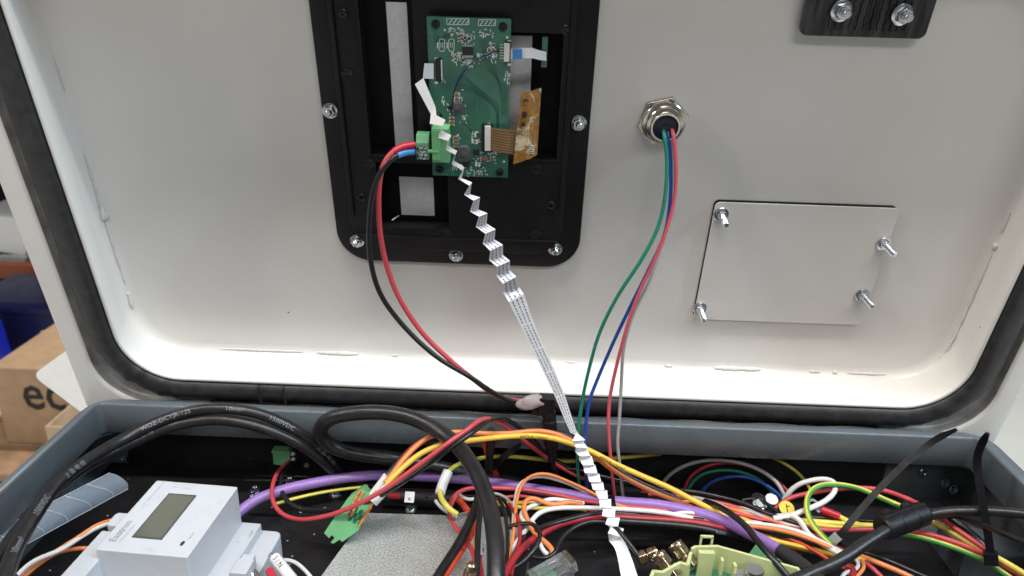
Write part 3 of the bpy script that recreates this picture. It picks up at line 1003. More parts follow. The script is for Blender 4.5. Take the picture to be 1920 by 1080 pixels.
# ------------------------------------------------------------------ pale cover plate with four studs
cp = empty('pale_cover_plate', th(1490, 600, -.03), 'pale square cover plate with four long studs on the lid', 'plate', on_lid=True)
h_ = -.0276
a0, a1, a2, a3 = lid(1345, 378, h_), lid(1690, 393, h_), lid(1611, 611, h_), lid(1298, 598, h_)
u0, u1, v0, v1 = (a0[0] + a3[0]) / 2, (a1[0] + a2[0]) / 2, (a2[1] + a3[1]) / 2, (a0[1] + a1[1]) / 2
b = B(LM); b.prism(rrect(u0, u1, v0, v1, .0030, 6), -.0290, h_)
b.obj('plate', M['lid'], cp, bevel=.0004)
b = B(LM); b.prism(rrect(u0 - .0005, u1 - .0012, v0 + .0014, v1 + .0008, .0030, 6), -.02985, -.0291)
b.obj('shadow_gap_strip', M['plastic2'], cp)  # black sheet peeking out as the shaded gap along top and left edges
for i, (px, py, ex, ey) in enumerate(((1352, 401, 1365, 436), (1656, 456, 1681, 489), (1312, 577, 1320, 612), (1616, 551, 1636, 594))):
    P = th(px, py, h_)
    stud(cp, P, LN + np.array([.10 if i % 2 else .02, 0, 0]), rw=.0044, rh=.0030, rb=.0017, lw=.0012, lh=.0022, lb=.0105, spin=i * .7, name='nut')

# ------------------------------------------------------------------ metal cable gland
gt = empty('metal_push_button', th(1243, 228, -.03), 'shiny nickel push button barrel with hexagon nut on the lid', 'push button', on_lid=True)
P = th(1242, 224, -.03)
A = np.stack([(1, 0, 0), LU, LN], 1) @ np.array([[math.cos(.25), -math.sin(.25), 0], [math.sin(.25), math.cos(.25), 0], [0, 0, 1]])
b = B(); hx = [((.0138) * math.cos(math.pi * k / 3), (.0138) * math.sin(math.pi * k / 3)) for k in range(6)]
b.loft([[P + A @ np.array([x * s_, y * s_, z]) for x, y in hx] for s_, z in ((1, 0.0002), (1, .0020), (.95, .0026))], True, True, True)
b.obj('hexagon_nut', M['nickel'], gt, bevel=.0002)
b = B(); b.lathe([(.0112, .0024), (.0116, .0030), (.0116, .0062), (.0112, .0066), (.0100, .0068), (.0100, .0098), (.0096, .0103), (.0080, .0106), (.0080, .0118),
                  (.0077, .0122), (.0068, .0122), (.0066, .0100)], P, A, 40, cap0=False, cap1=False)
b.obj('barrel', M['nickel'], gt, sharp=25)
b = B(); b.lathe([(.0067, .0050), (.0067, .0102), (.0060, .0105), (.0010, .0100)], P, A, 28)
b.obj('potting', mat('blue_black_potting', (.010, .016, .045), .25), gt, sharp=40)

# ------------------------------------------------------------------ cabinet body (tray)


def tl(xl, xr, yn, yf, z, R): return [(x, y, z) for x, y in rrect(xl, xr, yn, yf, R, 6)]


b = B()
b.loft([tl(-.300, .322, +.10, .440, -.17, .012), tl(-.300, .322, +.10, .440, -.0300, .012), tl(-.296, .318, +.104, .436, -.0262, .012),
        tl(-.2720, .2940, +.118, .4100, -.0260, .016), tl(-.2716, .2936, +.118, .4096, -.0015, .0155), tl(-.2708, .2928, +.118, .4088, -.0003, .015), tl(-.2698, .2918, +.118, .4078, 0, .0145),
        tl(-.2668, .2850, +.126, .4030, 0, .006), tl(-.2662, .2844, +.126, .4022, -.0004, .004), tl(-.2660, .2842, +.126, .4018, -.0014, .0035),
        tl(-.2655, .2838, +.127, .4018, -.0205, .0035), tl(-.2660, .2843, +.127, .4026, -.0214, .0035),
        tl(-.2950, .3170, +.108, .4345, -.0216, .010), tl(-.2950, .3170, +.108, .4345, -.0690, .008)], cap0=True, cap1=True)
b.obj('shell', M['grey'], cab, sharp=55)
b = B(); b.box2((-.285, .115, -.0689), (.262, .4335, -.0660)); b.obj('mounting_plate', M['base'], cab, bevel=.0006)
b = B(); b.box2((-.270, .4300, -.0659), (.250, .4343, -.0250)); b.obj('rear_liner', M['blackwall'], cab, bevel=.0005)
# moulded block and corner gusset at the right, bolts on the rear wall
b = B(); b.prism([(.0, 0), (.040, 0), (.040, .018), (.012, .030), (.0, .030)], -.0688, -.048, (.262, .352, 0)); b.obj('corner_gusset', M['grey'], cab, bevel=.0015)
b = B(); b.prism([(.0, 0), (.034, 0), (.034, .030), (.0, .022)], -.0688, -.040, (.266, .292, 0)); b.obj('corner_gusset', M['grey'], cab, bevel=.0015)


def screw(parent, P, n, r, name='screw', m_='zinc'):
    A = frame(n)
    bb = B(); bb.lathe([(r * 1.5, 0), (r * 1.5, .0005), (r * 1.45, .0007), (r, .0008), (r, r * .9), (r * .85, r * 1.2), (r * .45, r * 1.22), (r * .40, r * .8), (r * .05, r * .8)], P, A, 20)
    return bb.obj(name, M[m_], parent, sharp=35)


for px, py, z in ((479, 921, -.066), (474, 937, -.066), (544, 904, -.066), (630, 925, -.066)):
    screw(cab, tz(px, py, z), (0, -.15, 1), .0030)
for px, py in ((1731, 886), (1771, 905), (1787, 917), (575, 873), (232, 860)):
    screw(cab, ty(px, py, .4300 if px < 1700 else .4340), (0, -1, .25), .0022 if px > 1700 else .0013)
b = B(); b.box(tz(500, 966, -.0655) + np.array([0, 0, .0002]), (.022, .0016, .001)); b.obj('slot', M['plastic2'], cab)
for px, py, w_ in ((255, 862, .010), (492, 876, .006)):
    b = B(); b.box(ty(px, py, .4292), (w_, .002, .008)); b.obj('cable_clip', M['plastic2'], cab, bevel=.0005)

# ------------------------------------------------------------------ wires
REPORT = []


def wire(name, label, m_, r, pts, mode='t', sides=None, step=.002, cat='wire', group=None, stripe=None, twist=0, parts=None, up=None):
    P = spline([th(*q) if mode == 'h' else tw(q) for q in pts], step)
    if mode == 't' and .0013 <= r <= .0025: r *= .80
    n = sides or (10 if r < .0016 else 14 if r < .003 else 22)
    bb = B()
    bb.tube(P, r, n, stripe=stripe, twist=twist, up=up)
    mats = [M[m_]] if isinstance(m_, str) else [M[k] for k in m_]
    if parts:
        t = empty(name, P[0], label, cat, group)
        bb.obj('jacket', mats, t, sharp=60)
        parts(t, P, r)
        o = t
    else:
        o = bb.obj(name, mats, sharp=60, label=label, cat=cat, group=group)
    REPORT.append((name, label[:40], P[:, 0].min(), P[:, 0].max(), P[:, 1].min(), P[:, 1].max(), P[:, 2].min() - r, P[:, 2].max()))
    return P


def texts(*items, m_='print', **k0):
    def f(t, P, r):
        for txt, size, frac, *rest in items:
            bb = B()
            L = np.linalg.norm(np.diff(P, axis=0), axis=1).sum()
            kw = dict(k0)
            if rest: kw['ang'] = rest[0]
            cable_text(bb, P, r, txt, size, L * frac, **kw)
            bb.obj('printed_text', M[m_], t, flat=True)
    return f


# thick supply cables
wire('supply_cable', 'thick black printed supply cable arching along the left corner, upper of the pair', 'cable', .0034,
     [(-2, 1120, .226), (14, 1072, .240), (26, 1036, .253), (50, 991, .272), (74, 953, .290), (104, 912, .312), (148, 874, .336), (200, 841, .357), (240, 819, .369), (282, 798, .378), (326, 780, .384),
      (370, 769, .387), (406, 766, .388), (445, 768, .389), (486, 776, .390), (544, 801, .393), (590, 833, .397), (624, 869, .403), (640, 895, .408), (645, 915, .412)],
     cat='cable', parts=texts(('10mm²', .0040, .075), ('1500VDC', .0042, .18), ('上 昌 电 缆', .0036, .31), ('WDZ-DCYJR-125', .0036, .50, .15), ('10mm²', .0035, .66, .1), ('1500VDC', .0036, .74, .1),
                              ('上 昌 电 缆', .0034, .85, .1), m_='cabletext'))
wire('supply_cable', 'thick black supply cable directly beneath the printed one in the left corner', 'cable', .0033,
     [(-36, 1090, .240), (0, 1044, .258), (24, 1008, .274), (50, 976, .290), (86, 934, .312), (128, 897, .334), (170, 869, .352), (212, 847, .364), (257, 826, .374), (292, 810, .379),
      (337, 796, .383), (406, 787, .385), (475, 797, .386), (532, 818, .388), (578, 843, .392), (612, 871, .398), (630, 892, .404), (636, 912, .408)],
     cat='cable', parts=texts(('品 质 电 缆', .0034, .46, .5), m_='cabletext'))
wire('looped_cable', 'thickest black cable forming a loop and dropping through the middle of the tray', 'cable', .0045,
     [(985, 905, .415), (930, 898, .412), (880, 888, .409), (825, 876, .406), (763, 864, .403), (715, 857, .400), (665, 850, .397), (624, 838, .394), (602, 818, .391), (602, 800, .388), (622, 783, .386), (663, 775, .385),
      (712, 773, .385), (760, 780, .383), (805, 798, .378), (841, 821, .370), (868, 848, .358), (894, 888, .340), (911, 928, .324), (923, 973, .308), (929, 1022, .294), (930, 1080, .280), (930, 1130, .270)], cat='cable')
wire('data_cable', 'long purple data cable running across the whole tray', 'purple', .0033,
     [(420, 985, -.056), (452, 957, -.053), (485, 935, -.050), (533, 918, -.049), (582, 907, -.048), (647, 896, -.047), (712, 891, -.047), (776, 893, -.047), (874, 899, -.047), (930, 906, -.046), (994, 916, -.045),
      (1059, 926, -.044), (1124, 937, -.043), (1189, 943, -.042), (1228, 946, -.041), (1297, 959, -.040), (1353, 975, -.038), (1394, 995, -.036), (1436, 1017, -.033), (1470, 1038, -.031)],
     cat='cable', parts=texts(('2X2X0,64', .0030, .05), ('BUS CABLE', .0030, .19), ('2X2X0,64', .0030, .40), ('BUS CABLE', .0028, .58), m_='print'))
wire('heat_shrink_sleeve', 'black heat shrink sleeve on the right end of purple cable', 'heatshrink', .0040,
     [(1462, 1033, -.031), (1480, 1044, -.030), (1500, 1058, -.029), (1522, 1076, -.028), (1540, 1098, -.027)], cat='sleeve')
wire('ferrite_cable', 'black cable rising diagonally at the right into the ferrite', 'cable', .0033,
     [(1480, 1092, -.027), (1520, 1075, -.026), (1555, 1061, -.024), (1583, 1046, -.022), (1625, 1017, -.019), (1660, 995, -.017), (1685, 979, -.016)], cat='cable')
wire('ferrite_cable', 'smooth black cable leaving the ferrite towards the right edge', 'cable', .0028,
     [(1700, 976, -.016), (1735, 966, -.016), (1778, 959, -.014), (1847, 958, -.010), (1917, 963, -.006), (1960, 970, -.004)], cat='cable')
wire('thin_black_cable', 'thin black cable curving down beneath the ferrite cable at right edge', 'blackwire', .0018,
     [(1740, 972, -.024), (1770, 967, -.022), (1795, 968, -.020), (1833, 981, -.016), (1875, 998, -.010), (1920, 1017, -.005), (1960, 1036, -.002)], cat='cable')
wire('flat_black_cable', 'flat black strap cable crossing over the purple cable', 'blackwire', .0023,
     [(1318, 938, -.040), (1344, 948, -.034), (1372, 965, -.028), (1400, 988, -.025), (1422, 1017, -.024), (1453, 1052, -.026), (1475, 1080, -.030)], cat='cable')

# wires from the lid
wire('lid_wire', 'red wire hanging from the left terminal plug of green board', 'red', .0015,
     [(783, 271, -.008), (765, 272, -.006), (745, 278, -.003), (726, 296, 0), (714, 325, .002), (710, 400, .003), (720, 478, .004), (745, 552, .006), (790, 622, .009), (840, 672, .012), (885, 709, .013), (925, 738, .012), (965, 751, .010), (985, 753, .008)],
     mode='h', parts=lambda t, P, r: B().tube(P[1:6], r * 1.25, 12).obj('red_ferrule', M['redsleeve'], t))
wire('lid_wire', 'black wire hanging beside the red one from green terminal plug', 'blackwire', .0015,
     [(785, 283, -.008), (768, 284, -.006), (745, 290, -.002), (720, 313, .002), (702, 350, .004), (692, 430, .005), (696, 495, .006), (714, 553, .008), (760, 615, .011), (820, 670, .0145), (880, 706, .0155), (930, 739, .0135), (965, 753, .011), (985, 757, .009)],
     mode='h', parts=lambda t, P, r: B().tube(P[1:6], r * 1.25, 12).obj('blue_ferrule', M['blueferrule'], t))
wire('signal_wire', 'dark green thin wire hanging from the metal push button', 'green', .00105,
     [(1243, 240, -.022), (1245, 252, -.017), (1250, 290, -.014), (1249, 350, -.008), (1236, 420, -.002), (1205, 483, .004), (1160, 552, .008), (1125, 622, .011), (1105, 690, .014), (1092, 750, .017), (1083, 820, .024), (1083, 870, .029), (1090, 945, .030)], mode='h')
wire('signal_wire', 'blue thin wire hanging from the metal push button', 'blue', .00105,
     [(1250, 240, -.022), (1253, 254, -.019), (1257, 300, -.017), (1257, 370, -.012), (1246, 440, -.006), (1216, 506, 0), (1181, 577, .005), (1150, 642, .009), (1120, 712, .013), (1105, 752, .017), (1098, 805, .023), (1097, 850, .028), (1102, 945, .030)], mode='h')
wire('signal_wire', 'pink-red thin wire hanging from the metal push button', 'pink', .00105,
     [(1259, 236, -.022), (1262, 250, -.018), (1267, 292, -.015), (1265, 370, -.010), (1250, 430, -.004), (1226, 490, .002), (1200, 545, .006), (1176, 612, .010), (1155, 690, .013), (1143, 750, .016), (1141, 800, .022), (1145, 860, .028), (1155, 950, .030)], mode='h')
wire('signal_wire', 'grey thin wire hanging rightmost from the metal push button', 'greyw', .0010,
     [(1254, 243, -.022), (1257, 260, -.020), (1261, 330, -.017), (1252, 420, -.012), (1234, 480, -.006), (1216, 530, -.001), (1187, 590, .004), (1170, 650, .008), (1165, 720, .013), (1161, 790, .020), (1158, 830, .025), (1163, 880, .029), (1170, 952, .030)], mode='h')

# red and black pair from the small green connector
wire('power_wire', 'bright red wire looping from the small green connector up over the rim', 'red', .0017,
     [(548, 862, .421), (534, 872, .412), (519, 889, .398), (511, 912, .383), (512, 940, .370), (528, 963, .360), (560, 974, .352), (601, 970, .346), (647, 956, .342), (695, 933, .341), (744, 902, .343), (793, 866, .347), (841, 830, .352), (874, 807, .359), (897, 790, .367),
      (914, 785, .376), (934, 791, .386), (956, 805, .394), (981, 825, .398), (1011, 848, .402), (1040, 869, .406), (1075, 889, .410), (1105, 902, .413)])
wire('power_wire', 'black wire following the bright red loop from small green connector', 'blackwire', .0019,
     [(556, 862, .421), (543, 870, .412), (532, 884, .402), (526, 908, .391), (534, 934, .380), (553, 950, .372), (580, 958, .366), (612, 957, .357), (647, 951, .352), (695, 938, .348), (744, 911, .347), (793, 878, .350), (841, 842, .353), (874, 819, .358), (897, 802, .366),
      (920, 787, .378), (946, 786, .388), (972, 800, .396), (1000, 826, .400), (1024, 852, .405), (1045, 882, .412)])
# bundle from the multi-pole connector
wire('bundle_wire', 'orange wire arching over the middle then running to the lower right', 'orange', .0019,
     [(722, 905, .352), (731, 895, .355), (757, 861, .366), (786, 832, .375), (812, 816, .381), (857, 810, .384), (913, 813, .386), (962, 812, .387), (1001, 808, .388), (1033, 811, .388), (1069, 825, .387), (1111, 852, .386), (1150, 882, .385), (1189, 905, .384), (1237, 927, .382),
      (1280, 944, .378), (1345, 972, .370), (1420, 1002, .360), (1490, 1020, .350), (1550, 1033, .343), (1605, 1040, .340), (1653, 1058, .335), (1706, 1081, .330), (1740, 1100, .326)])
wire('bundle_wire', 'yellow wire arching over the middle just below the orange one', 'yellow', .0021,
     [(726, 908, .350), (735, 897, .352), (760, 873, .360), (786, 852, .367), (825, 835, .373), (881, 826, .378), (946, 819, .381), (1001, 817, .383), (1043, 823, .384), (1080, 835, .3835), (1108, 846, .383), (1156, 871, .381), (1205, 893, .379), (1254, 914, .377), (1300, 938, .374), (1344, 960, .370),
      (1394, 982, .363), (1424, 1000, .357), (1464, 1017, .350), (1506, 1028, .345), (1552, 1037, .341), (1590, 1042, .339), (1620, 1052, .337)],
     parts=texts(('H07V-K 1,5mm²', .0022, .29, -.2), ('H07V-K 1,5mm²', .0022, .46, -.2), m_='boxink'))
wire('bundle_wire', 'black wire rising from white sleeves and running behind the orange wire', 'blackwire', .0019,
     [(715, 903, .356), (723, 894, .358), (744, 868, .367), (770, 841, .376), (799, 828, .383), (840, 823, .388), (900, 822, .391), (960, 820, .392), (1010, 812, .393), (1050, 812, .393), (1085, 828, .392), (1130, 860, .391), (1180, 894, .390), (1250, 926, .388), (1320, 955, .384), (1380, 980, .376), (1440, 1004, .364), (1500, 1018, .354), (1570, 1036, .346)])
wire('bundle_wire', 'thin rust orange wire beside the black one above white sleeves', 'orange_red', .0015,
     [(726, 900, .357), (738, 884, .361), (760, 853, .371), (785, 829, .380), (805, 820, .385), (840, 828, .388), (880, 845, .388)])

# white ferrule sleeves
for i, (a, c, lb) in enumerate((((689, 942, .352), (726, 893, .357), 'white printed sleeve, upper one of two at green multi-pole connector'),
                                ((700, 942, .346), (738, 901, .353), 'white printed sleeve, lower one of two at green multi-pole connector'))):
    wire('marker_sleeve', lb, 'sleeve', .0027, [a, ((a[0] + c[0]) / 2, (a[1] + c[1]) / 2, (a[2] + c[2]) / 2), c], cat='sleeve',
         parts=texts(('-X1', .003, .25), m_='print'))
wire('marker_sleeve', 'white shrink sleeve bending over green-yellow wire near the thick cable', 'sleeve', .0030,
     [(840, 884, .372), (834, 898, .368), (827, 915, .364), (825, 926, .361)], cat='sleeve')
GY = ['gyyellow', 'gygreen']
wire('earth_wire', 'green-yellow earth wire entering white sleeve from the right', GY, .0019, [(1240, 850, .425), (1160, 858, .425), (1066, 865, .424), (1027, 863, .422), (981, 858, .418), (936, 856, .410), (900, 860, .400), (865, 869, .388), (842, 883, .374), (834, 897, .368)], stripe=[2, 3, 4, 5, 6], twist=1.5)
wire('earth_wire', 'yellow earth wire bending out below the white sleeve to bare strands', GY, .0021, [(826, 915, .363), (825, 930, .358), (834, 945, .353), (846, 958, .350), (857, 964, .350)], stripe=[9, 10, 11],
     parts=lambda t, P, r: [B().tube(spline([P[-1], P[-1] + np.array([.003 + .0007 * k, -.0012 + .0008 * (k % 3), -.0012 + .0006 * k])], .001), .00025, 6).obj('copper_strand', M['solder'], t) for k in range(6)])
wire('thin_white_wire', 'thin white wire curving left beneath the white shrink sleeve', 'whitew', .0011, [(812, 922, -.05), (816, 938, -.05), (827, 952, -.049), (842, 962, -.047), (856, 968, -.046)])
wire('earth_wire', 'olive earth wire running just under the purple cable on the left', GY, .0014, [(510, 947, -.055), (540, 938, -.055), (590, 926, -.055), (630, 919, -.055), (670, 914, -.055), (690, 912, -.055)], stripe=[2, 3, 4, 5])
wire('control_wire', 'upper of two thin black wires along the rear wall', 'blackwire', .0014, [(215, 895, .428), (240, 888, .427), (330, 890, .427), (430, 893, .426), (520, 893, .424), (570, 894, .421), (640, 901, .416), (700, 911, .411), (780, 917, .409), (860, 920, .409), (900, 921, .408)],
     parts=texts(('600V', .0018, .28), ('E312831', .0018, .36), m_='print'))
wire('control_wire', 'lower of two thin black wires along the rear wall', 'blackwire', .0014, [(250, 899, .421), (330, 900, .420), (430, 901, .420), (520, 901, .418), (580, 903, .414), (640, 910, .409), (700, 920, .404), (780, 926, .402), (860, 929, .402), (905, 931, .401)])

# middle tangle
wire('red_wire', 'red wire running just below the purple cable in the middle', 'red', .0016, [(842, 958, .366), (843, 944, .368), (850, 930, .371), (866, 919, .374), (891, 914, .377), (932, 915, .379), (973, 917, .380), (1014, 922, .380), (1054, 930, .379), (1095, 939, .377), (1130, 944, .376), (1200, 952, .374), (1290, 962, .372), (1350, 978, .368)])
wire('red_wire', 'red wire curving down over grey metal sheet left of the thick cable', 'red', .0016, [(856, 928, .372), (846, 945, .366), (842, 966, .358), (852, 986, .348), (872, 1010, .337), (886, 1035, .327), (891, 1060, .318), (892, 1095, .31)])
wire('red_wire', 'fat orange-red wire falling diagonally to the bottom left of the thick cable', 'orange_red', .0024, [(852, 928, .378), (868, 946, .371), (884, 968, .360), (889, 985, .350), (880, 1008, .338), (864, 1034, .326), (845, 1062, .316), (830, 1086, .308), (815, 1110, .30)],
     parts=texts(('FLRY-B', .003, .55), m_='boxink'))
wire('black_wire', 'black wire falling diagonally beside the fat orange-red one', 'blackwire', .0026, [(898, 930, .360), (893, 950, .352), (878, 985, .340), (858, 1023, .327), (834, 1060, .314), (815, 1090, .304), (800, 1115, .297)])
wire('black_wire', 'black wire standing behind the lower thick cable on its left', 'blackwire', .0021, [(905, 930, .352), (899, 970, .338), (896, 1010, .326), (895, 1050, .314), (893, 1100, .300)])
wire('thin_white_wire', 'thin grey-white wire glimpsed left of the lower thick cable', 'greyw', .0012, [(902, 960, .345), (899, 990, .335), (899, 1020, .326), (902, 1042, .320)])
wire('red_wire', 'short red riser behind the thick cable near the rim', 'orange_red', .0022, [(908, 822, .398), (911, 842, .401), (918, 862, .405), (927, 882, .409), (935, 900, .413)])
wire('black_wire', 'black rod-like wire beside the short red riser', 'blackwire', .0026, [(921, 806, .394), (921, 830, .396), (918, 855, .398), (916, 880, .400)])
wire('pair_wire', 'thin orange wire of the tall arch right of the thick cable', 'orange', .0013, [(948, 1066, .318), (955, 1040, .326), (962, 1006, .338), (966, 970, .351), (969, 938, .364), (977, 911, .376), (991, 895, .384), (1011, 888, .388), (1036, 891, .389), (1066, 903, .388), (1097, 917, .385), (1122, 931, .381)])
wire('pair_wire', 'thin white wire of the tall arch right of the thick cable', 'whitew', .0013, [(943, 1066, .321), (952, 1036, .329), (960, 1004, .341), (963, 968, .354), (966, 936, .367), (973, 910, .379), (988, 898, .386), (1012, 893, .3895), (1036, 897, .390), (1064, 906, .389), (1090, 918, .387), (1114, 931, .384)])
wire('twisted_wire', 'white wire of the twisted curl in the middle of the tray', 'whitew', .0017, [(1095, 944, .370), (1054, 938, .369), (1030, 936, .367), (1003, 947, .363), (983, 955, .358), (976, 965, .353), (981, 977, .347), (997, 986, .342), (1006, 1000, .337), (1013, 1020, .330), (1018, 1034, .326), (1028, 1040, .324)])
wire('twisted_wire', 'orange wire of the twisted curl in the middle of the tray', 'orange', .0018, [(1092, 946, .366), (1064, 941, .365), (1044, 947, .362), (1024, 944, .362), (1003, 934, .364), (989, 934, .362), (981, 946, .357), (985, 965, .350), (994, 985, .3425), (1004, 1002, .336), (1020, 1014, .331), (1034, 1028, .326), (1038, 1038, .323), (1032, 1047, .321)])
wire('white_wire', 'plain white wire sweeping from lower centre under the folded ribbon', 'whitew', .0018, [(946, 1050, .324), (967, 1019, .334), (989, 990, .345), (999, 973, .351), (1016, 959, .357), (1044, 953, .361), (1085, 952, .362), (1130, 953, .362), (1200, 957, .362), (1242, 961, .361), (1290, 970, .360), (1340, 984, -.048), (1390, 1000, -.053), (1440, 1018, -.057)])
wire('black_wire', 'glossy black wire curling tightly beside the thick cable', 'blackwire', .0017, [(950, 990, .345), (962, 985, .345), (980, 982, .344), (999, 982, .342), (1011, 991, .338), (1014, 1004, .333), (1008, 1020, .328), (997, 1036, .323), (980, 1054, .318), (960, 1066, .314)])
wire('black_wire', 'glossy black wire sweeping round in front of the clear plug', 'blackwire', .0016, [(995, 1042, .323), (1012, 1048, .320), (1032, 1046, .320), (1043, 1033, .324), (1050, 1014, .331), (1064, 998, .337), (1086, 984, .343), (1115, 977, .347), (1146, 982, .345), (1165, 1000, .338), (1182, 1022, .332), (1196, 1040, .328)])
wire('red_wire', 'dark red cable low in the middle running under the ribbon', 'darkred', .0025, [(930, 1110, .292), (944, 1082, .303), (967, 1042, .318), (993, 1016, .331), (1020, 998, .339), (1044, 985, .346), (1085, 974, .352), (1125, 969, .356), (1200, 972, .358), (1256, 975, .358), (1306, 980, .357), (1345, 988, .356), (1390, 1000, -.046), (1430, 1010, -.050), (1470, 1026, -.055), (1500, 1044, -.058)],
     parts=texts(('600V', .0028, .16), m_='boxink'))
wire('black_wire', 'black wire parallel above the dark red cable in the middle', 'blackwire', .0018, [(1005, 993, .336), (1030, 984, .343), (1070, 973, .350), (1125, 962, .357), (1200, 965, .362), (1260, 967, .362), (1320, 976, .360)])
wire('black_wire', 'black printed cable lowest in the middle bundle right of ribbon', 'blackwire', .0024, [(1140, 975, .352), (1200, 979, .353), (1256, 983, .353), (1310, 989, .351), (1350, 998, .350), (1390, 1008, -.048), (1430, 1018, -.052), (1470, 1034, -.056), (1500, 1050, -.058)],
     parts=texts(('600V', .0026, .50), m_='cabletext'))
wire('earth_wire', 'green-yellow wire hidden among the middle white and orange curls', GY, .0015, [(930, 945, .382), (965, 950, .380), (1010, 953, .378), (1050, 952, .378), (1095, 955, .377)], stripe=[3, 4, 5])
wire('thin_white_wire', 'thin grey wire circling in front of purple cable by the thick cable', 'greyw', .0009, [(905, 925, .378), (930, 925, .377), (950, 934, .371), (960, 947, .364), (962, 962, .357)])
wire('pair_wire', 'orange wire twisted with white, right of the ribbon under purple cable', 'orange', .0015, [(1150, 944, .375), (1176, 953, .373), (1200, 962, .371), (1242, 964, .370), (1290, 968, .368), (1345, 978, .362), (1395, 986, .356), (1440, 990, .352), (1500, 1004, .344), (1550, 1024, .336), (1590, 1046, .330)])
wire('pair_wire', 'white wire twisted with orange, right of the ribbon under purple cable', 'whitew', .0015, [(1150, 950, .372), (1178, 960, .370), (1205, 968, .366), (1245, 968, .366), (1280, 961, .3685), (1330, 966, .367), (1380, 978, .362), (1440, 984, .357), (1490, 994, .350), (1545, 1018, .341), (1590, 1042, .335)])
# right-hand bundle
wire('red_wire', 'long red wire running down the right bundle to the bottom edge', 'red', .0017, [(1215, 926, .390), (1275, 931, .388), (1311, 937, .386), (1353, 944, .383), (1394, 956, .378), (1450, 973, .369), (1506, 995, .358), (1560, 1022, .347), (1589, 1037, .342), (1611, 1048, .338), (1633, 1063, .333), (1655, 1084, .327), (1670, 1100, .322)])
wire('red_wire', 'second red wire just under the long red one in right bundle', 'red', .0016, [(1285, 950, .376), (1340, 957, .374), (1395, 966, .370), (1450, 981, .363), (1500, 1000, .354), (1550, 1024, .344), (1592, 1044, .336)])
wire('black_wire', 'thin black wire above the long red wire of right bundle', 'blackwire', .0016, [(1035, 860, .418), (1060, 873, .416), (1110, 890, .413), (1180, 907, .408), (1269, 918, .400), (1311, 923, .396), (1367, 937, .390), (1422, 957, .381), (1478, 981, .370), (1530, 1004, .359), (1560, 1020, .353)])
wire('black_wire', 'thin black wire hooking over the right bundle', 'blackwire', .0015, [(1392, 938, .391), (1405, 935, .391), (1425, 937, .389), (1450, 954, .380), (1475, 975, .371), (1500, 993, .363), (1535, 1010, .355), (1575, 1030, .346)])
wire('black_wire', 'double black cable low in the right bundle', 'blackwire', .0022, [(1405, 985, .360), (1440, 997, .355), (1490, 1008, .348), (1530, 1020, .343), (1575, 1038, .336)])
wire('signal_wire', 'pale grey wire arching high at the back right', 'greyw', .0016, [(1240, 910, .425), (1248, 898, .424), (1262, 885, .423), (1289, 871, .422), (1325, 863, .421), (1367, 864, .419), (1408, 874, .416), (1438, 889, .412), (1460, 908, .408), (1471, 930, .403)])
wire('signal_wire', 'deep red wire arching inside the grey arch at back right', 'palered', .0014, [(1282, 920, .424), (1288, 903, .425), (1300, 888, .426), (1320, 876, .4265), (1350, 868, .4265), (1400, 873, .424), (1440, 890, .419), (1465, 908, .413), (1487, 934, .406)])
wire('signal_wire', 'dark green wire arching inside the red arch at back right', 'green', .0012, [(1289, 920, .424), (1298, 904, .425), (1315, 890, .426), (1345, 882, .426), (1380, 883, .424), (1412, 893, .420), (1440, 913, .414), (1462, 938, .407)])
wire('signal_wire', 'blue wire forming the lowest arch at the back right', 'blue', .0015, [(1314, 924, .420), (1322, 912, .420), (1340, 901, .420), (1372, 893, .419), (1406, 896, .417), (1436, 909, .413), (1458, 925, .408), (1470, 940, .404)])
wire('white_wire', 'white wire making a long loop at the right', 'whitew', .0020, [(1470, 938, .398), (1480, 922, .398), (1496, 909, .398), (1520, 901, .396), (1550, 898, .393), (1567, 906, .388), (1565, 922, .382), (1550, 938, .376), (1528, 949, .372), (1500, 960, .368), (1480, 968, .366), (1450, 972, .366)])
wire('white_wire', 'thick white wire dipping into the right bundle below the loop', 'whitew', .0020, [(1440, 969, .372), (1464, 968, .369), (1484, 966, .366), (1500, 976, .361), (1508, 990, .355), (1518, 1004, .347), (1545, 1022, .338), (1580, 1042, .330)])
wire('earth_wire', 'green-yellow wire descending from the rim at back right', GY, .0014, [(1445, 856, .428), (1462, 864, .427), (1492, 883, .422), (1511, 903, .416), (1521, 920, .410)], stripe=[3, 4, 5, 6], twist=2)
wire('earth_wire', 'green-yellow wire curling round the white loop at right', GY, .0020, [(1700, 954, .362), (1653, 934, .372), (1611, 916, .381), (1578, 909, .384), (1542, 909, .384), (1520, 921, .379), (1512, 946, .369), (1521, 979, .357), (1545, 1008, .347), (1560, 1022, .342)], stripe=[9, 10, 11, 12], twist=1.0)
wire('red_wire', 'red wire arching behind the cable tie at the right', 'red', .0018, [(1452, 956, .382), (1462, 945, .384), (1480, 934, .386), (1528, 923, .386), (1569, 917, .385), (1617, 915, .383), (1656, 919, .380), (1689, 930, .374), (1722, 945, .367), (1764, 972, .355), (1792, 991, .347), (1822, 1012, .340), (1855, 1036, .333)])
wire('earth_wire', 'straight green-yellow wire passing under the ferrite', GY, .0020, [(1470, 975, .368), (1530, 978, .366), (1590, 983, .363), (1650, 985, .360), (1690, 978, .361), (1733, 974, .360), (1778, 994, .350), (1847, 1034, .335), (1883, 1053, .329), (1925, 1078, .322)], stripe=[3, 4, 5], twist=1)
wire('red_wire', 'lower red wire passing under the ferrite to bottom right', 'red', .0019, [(1500, 990, .360), (1560, 994, .357), (1650, 993, .354), (1722, 998, .350), (1764, 1008, .345), (1806, 1022, .340), (1850, 1041, .334), (1889, 1063, .328), (1925, 1084, .322)])
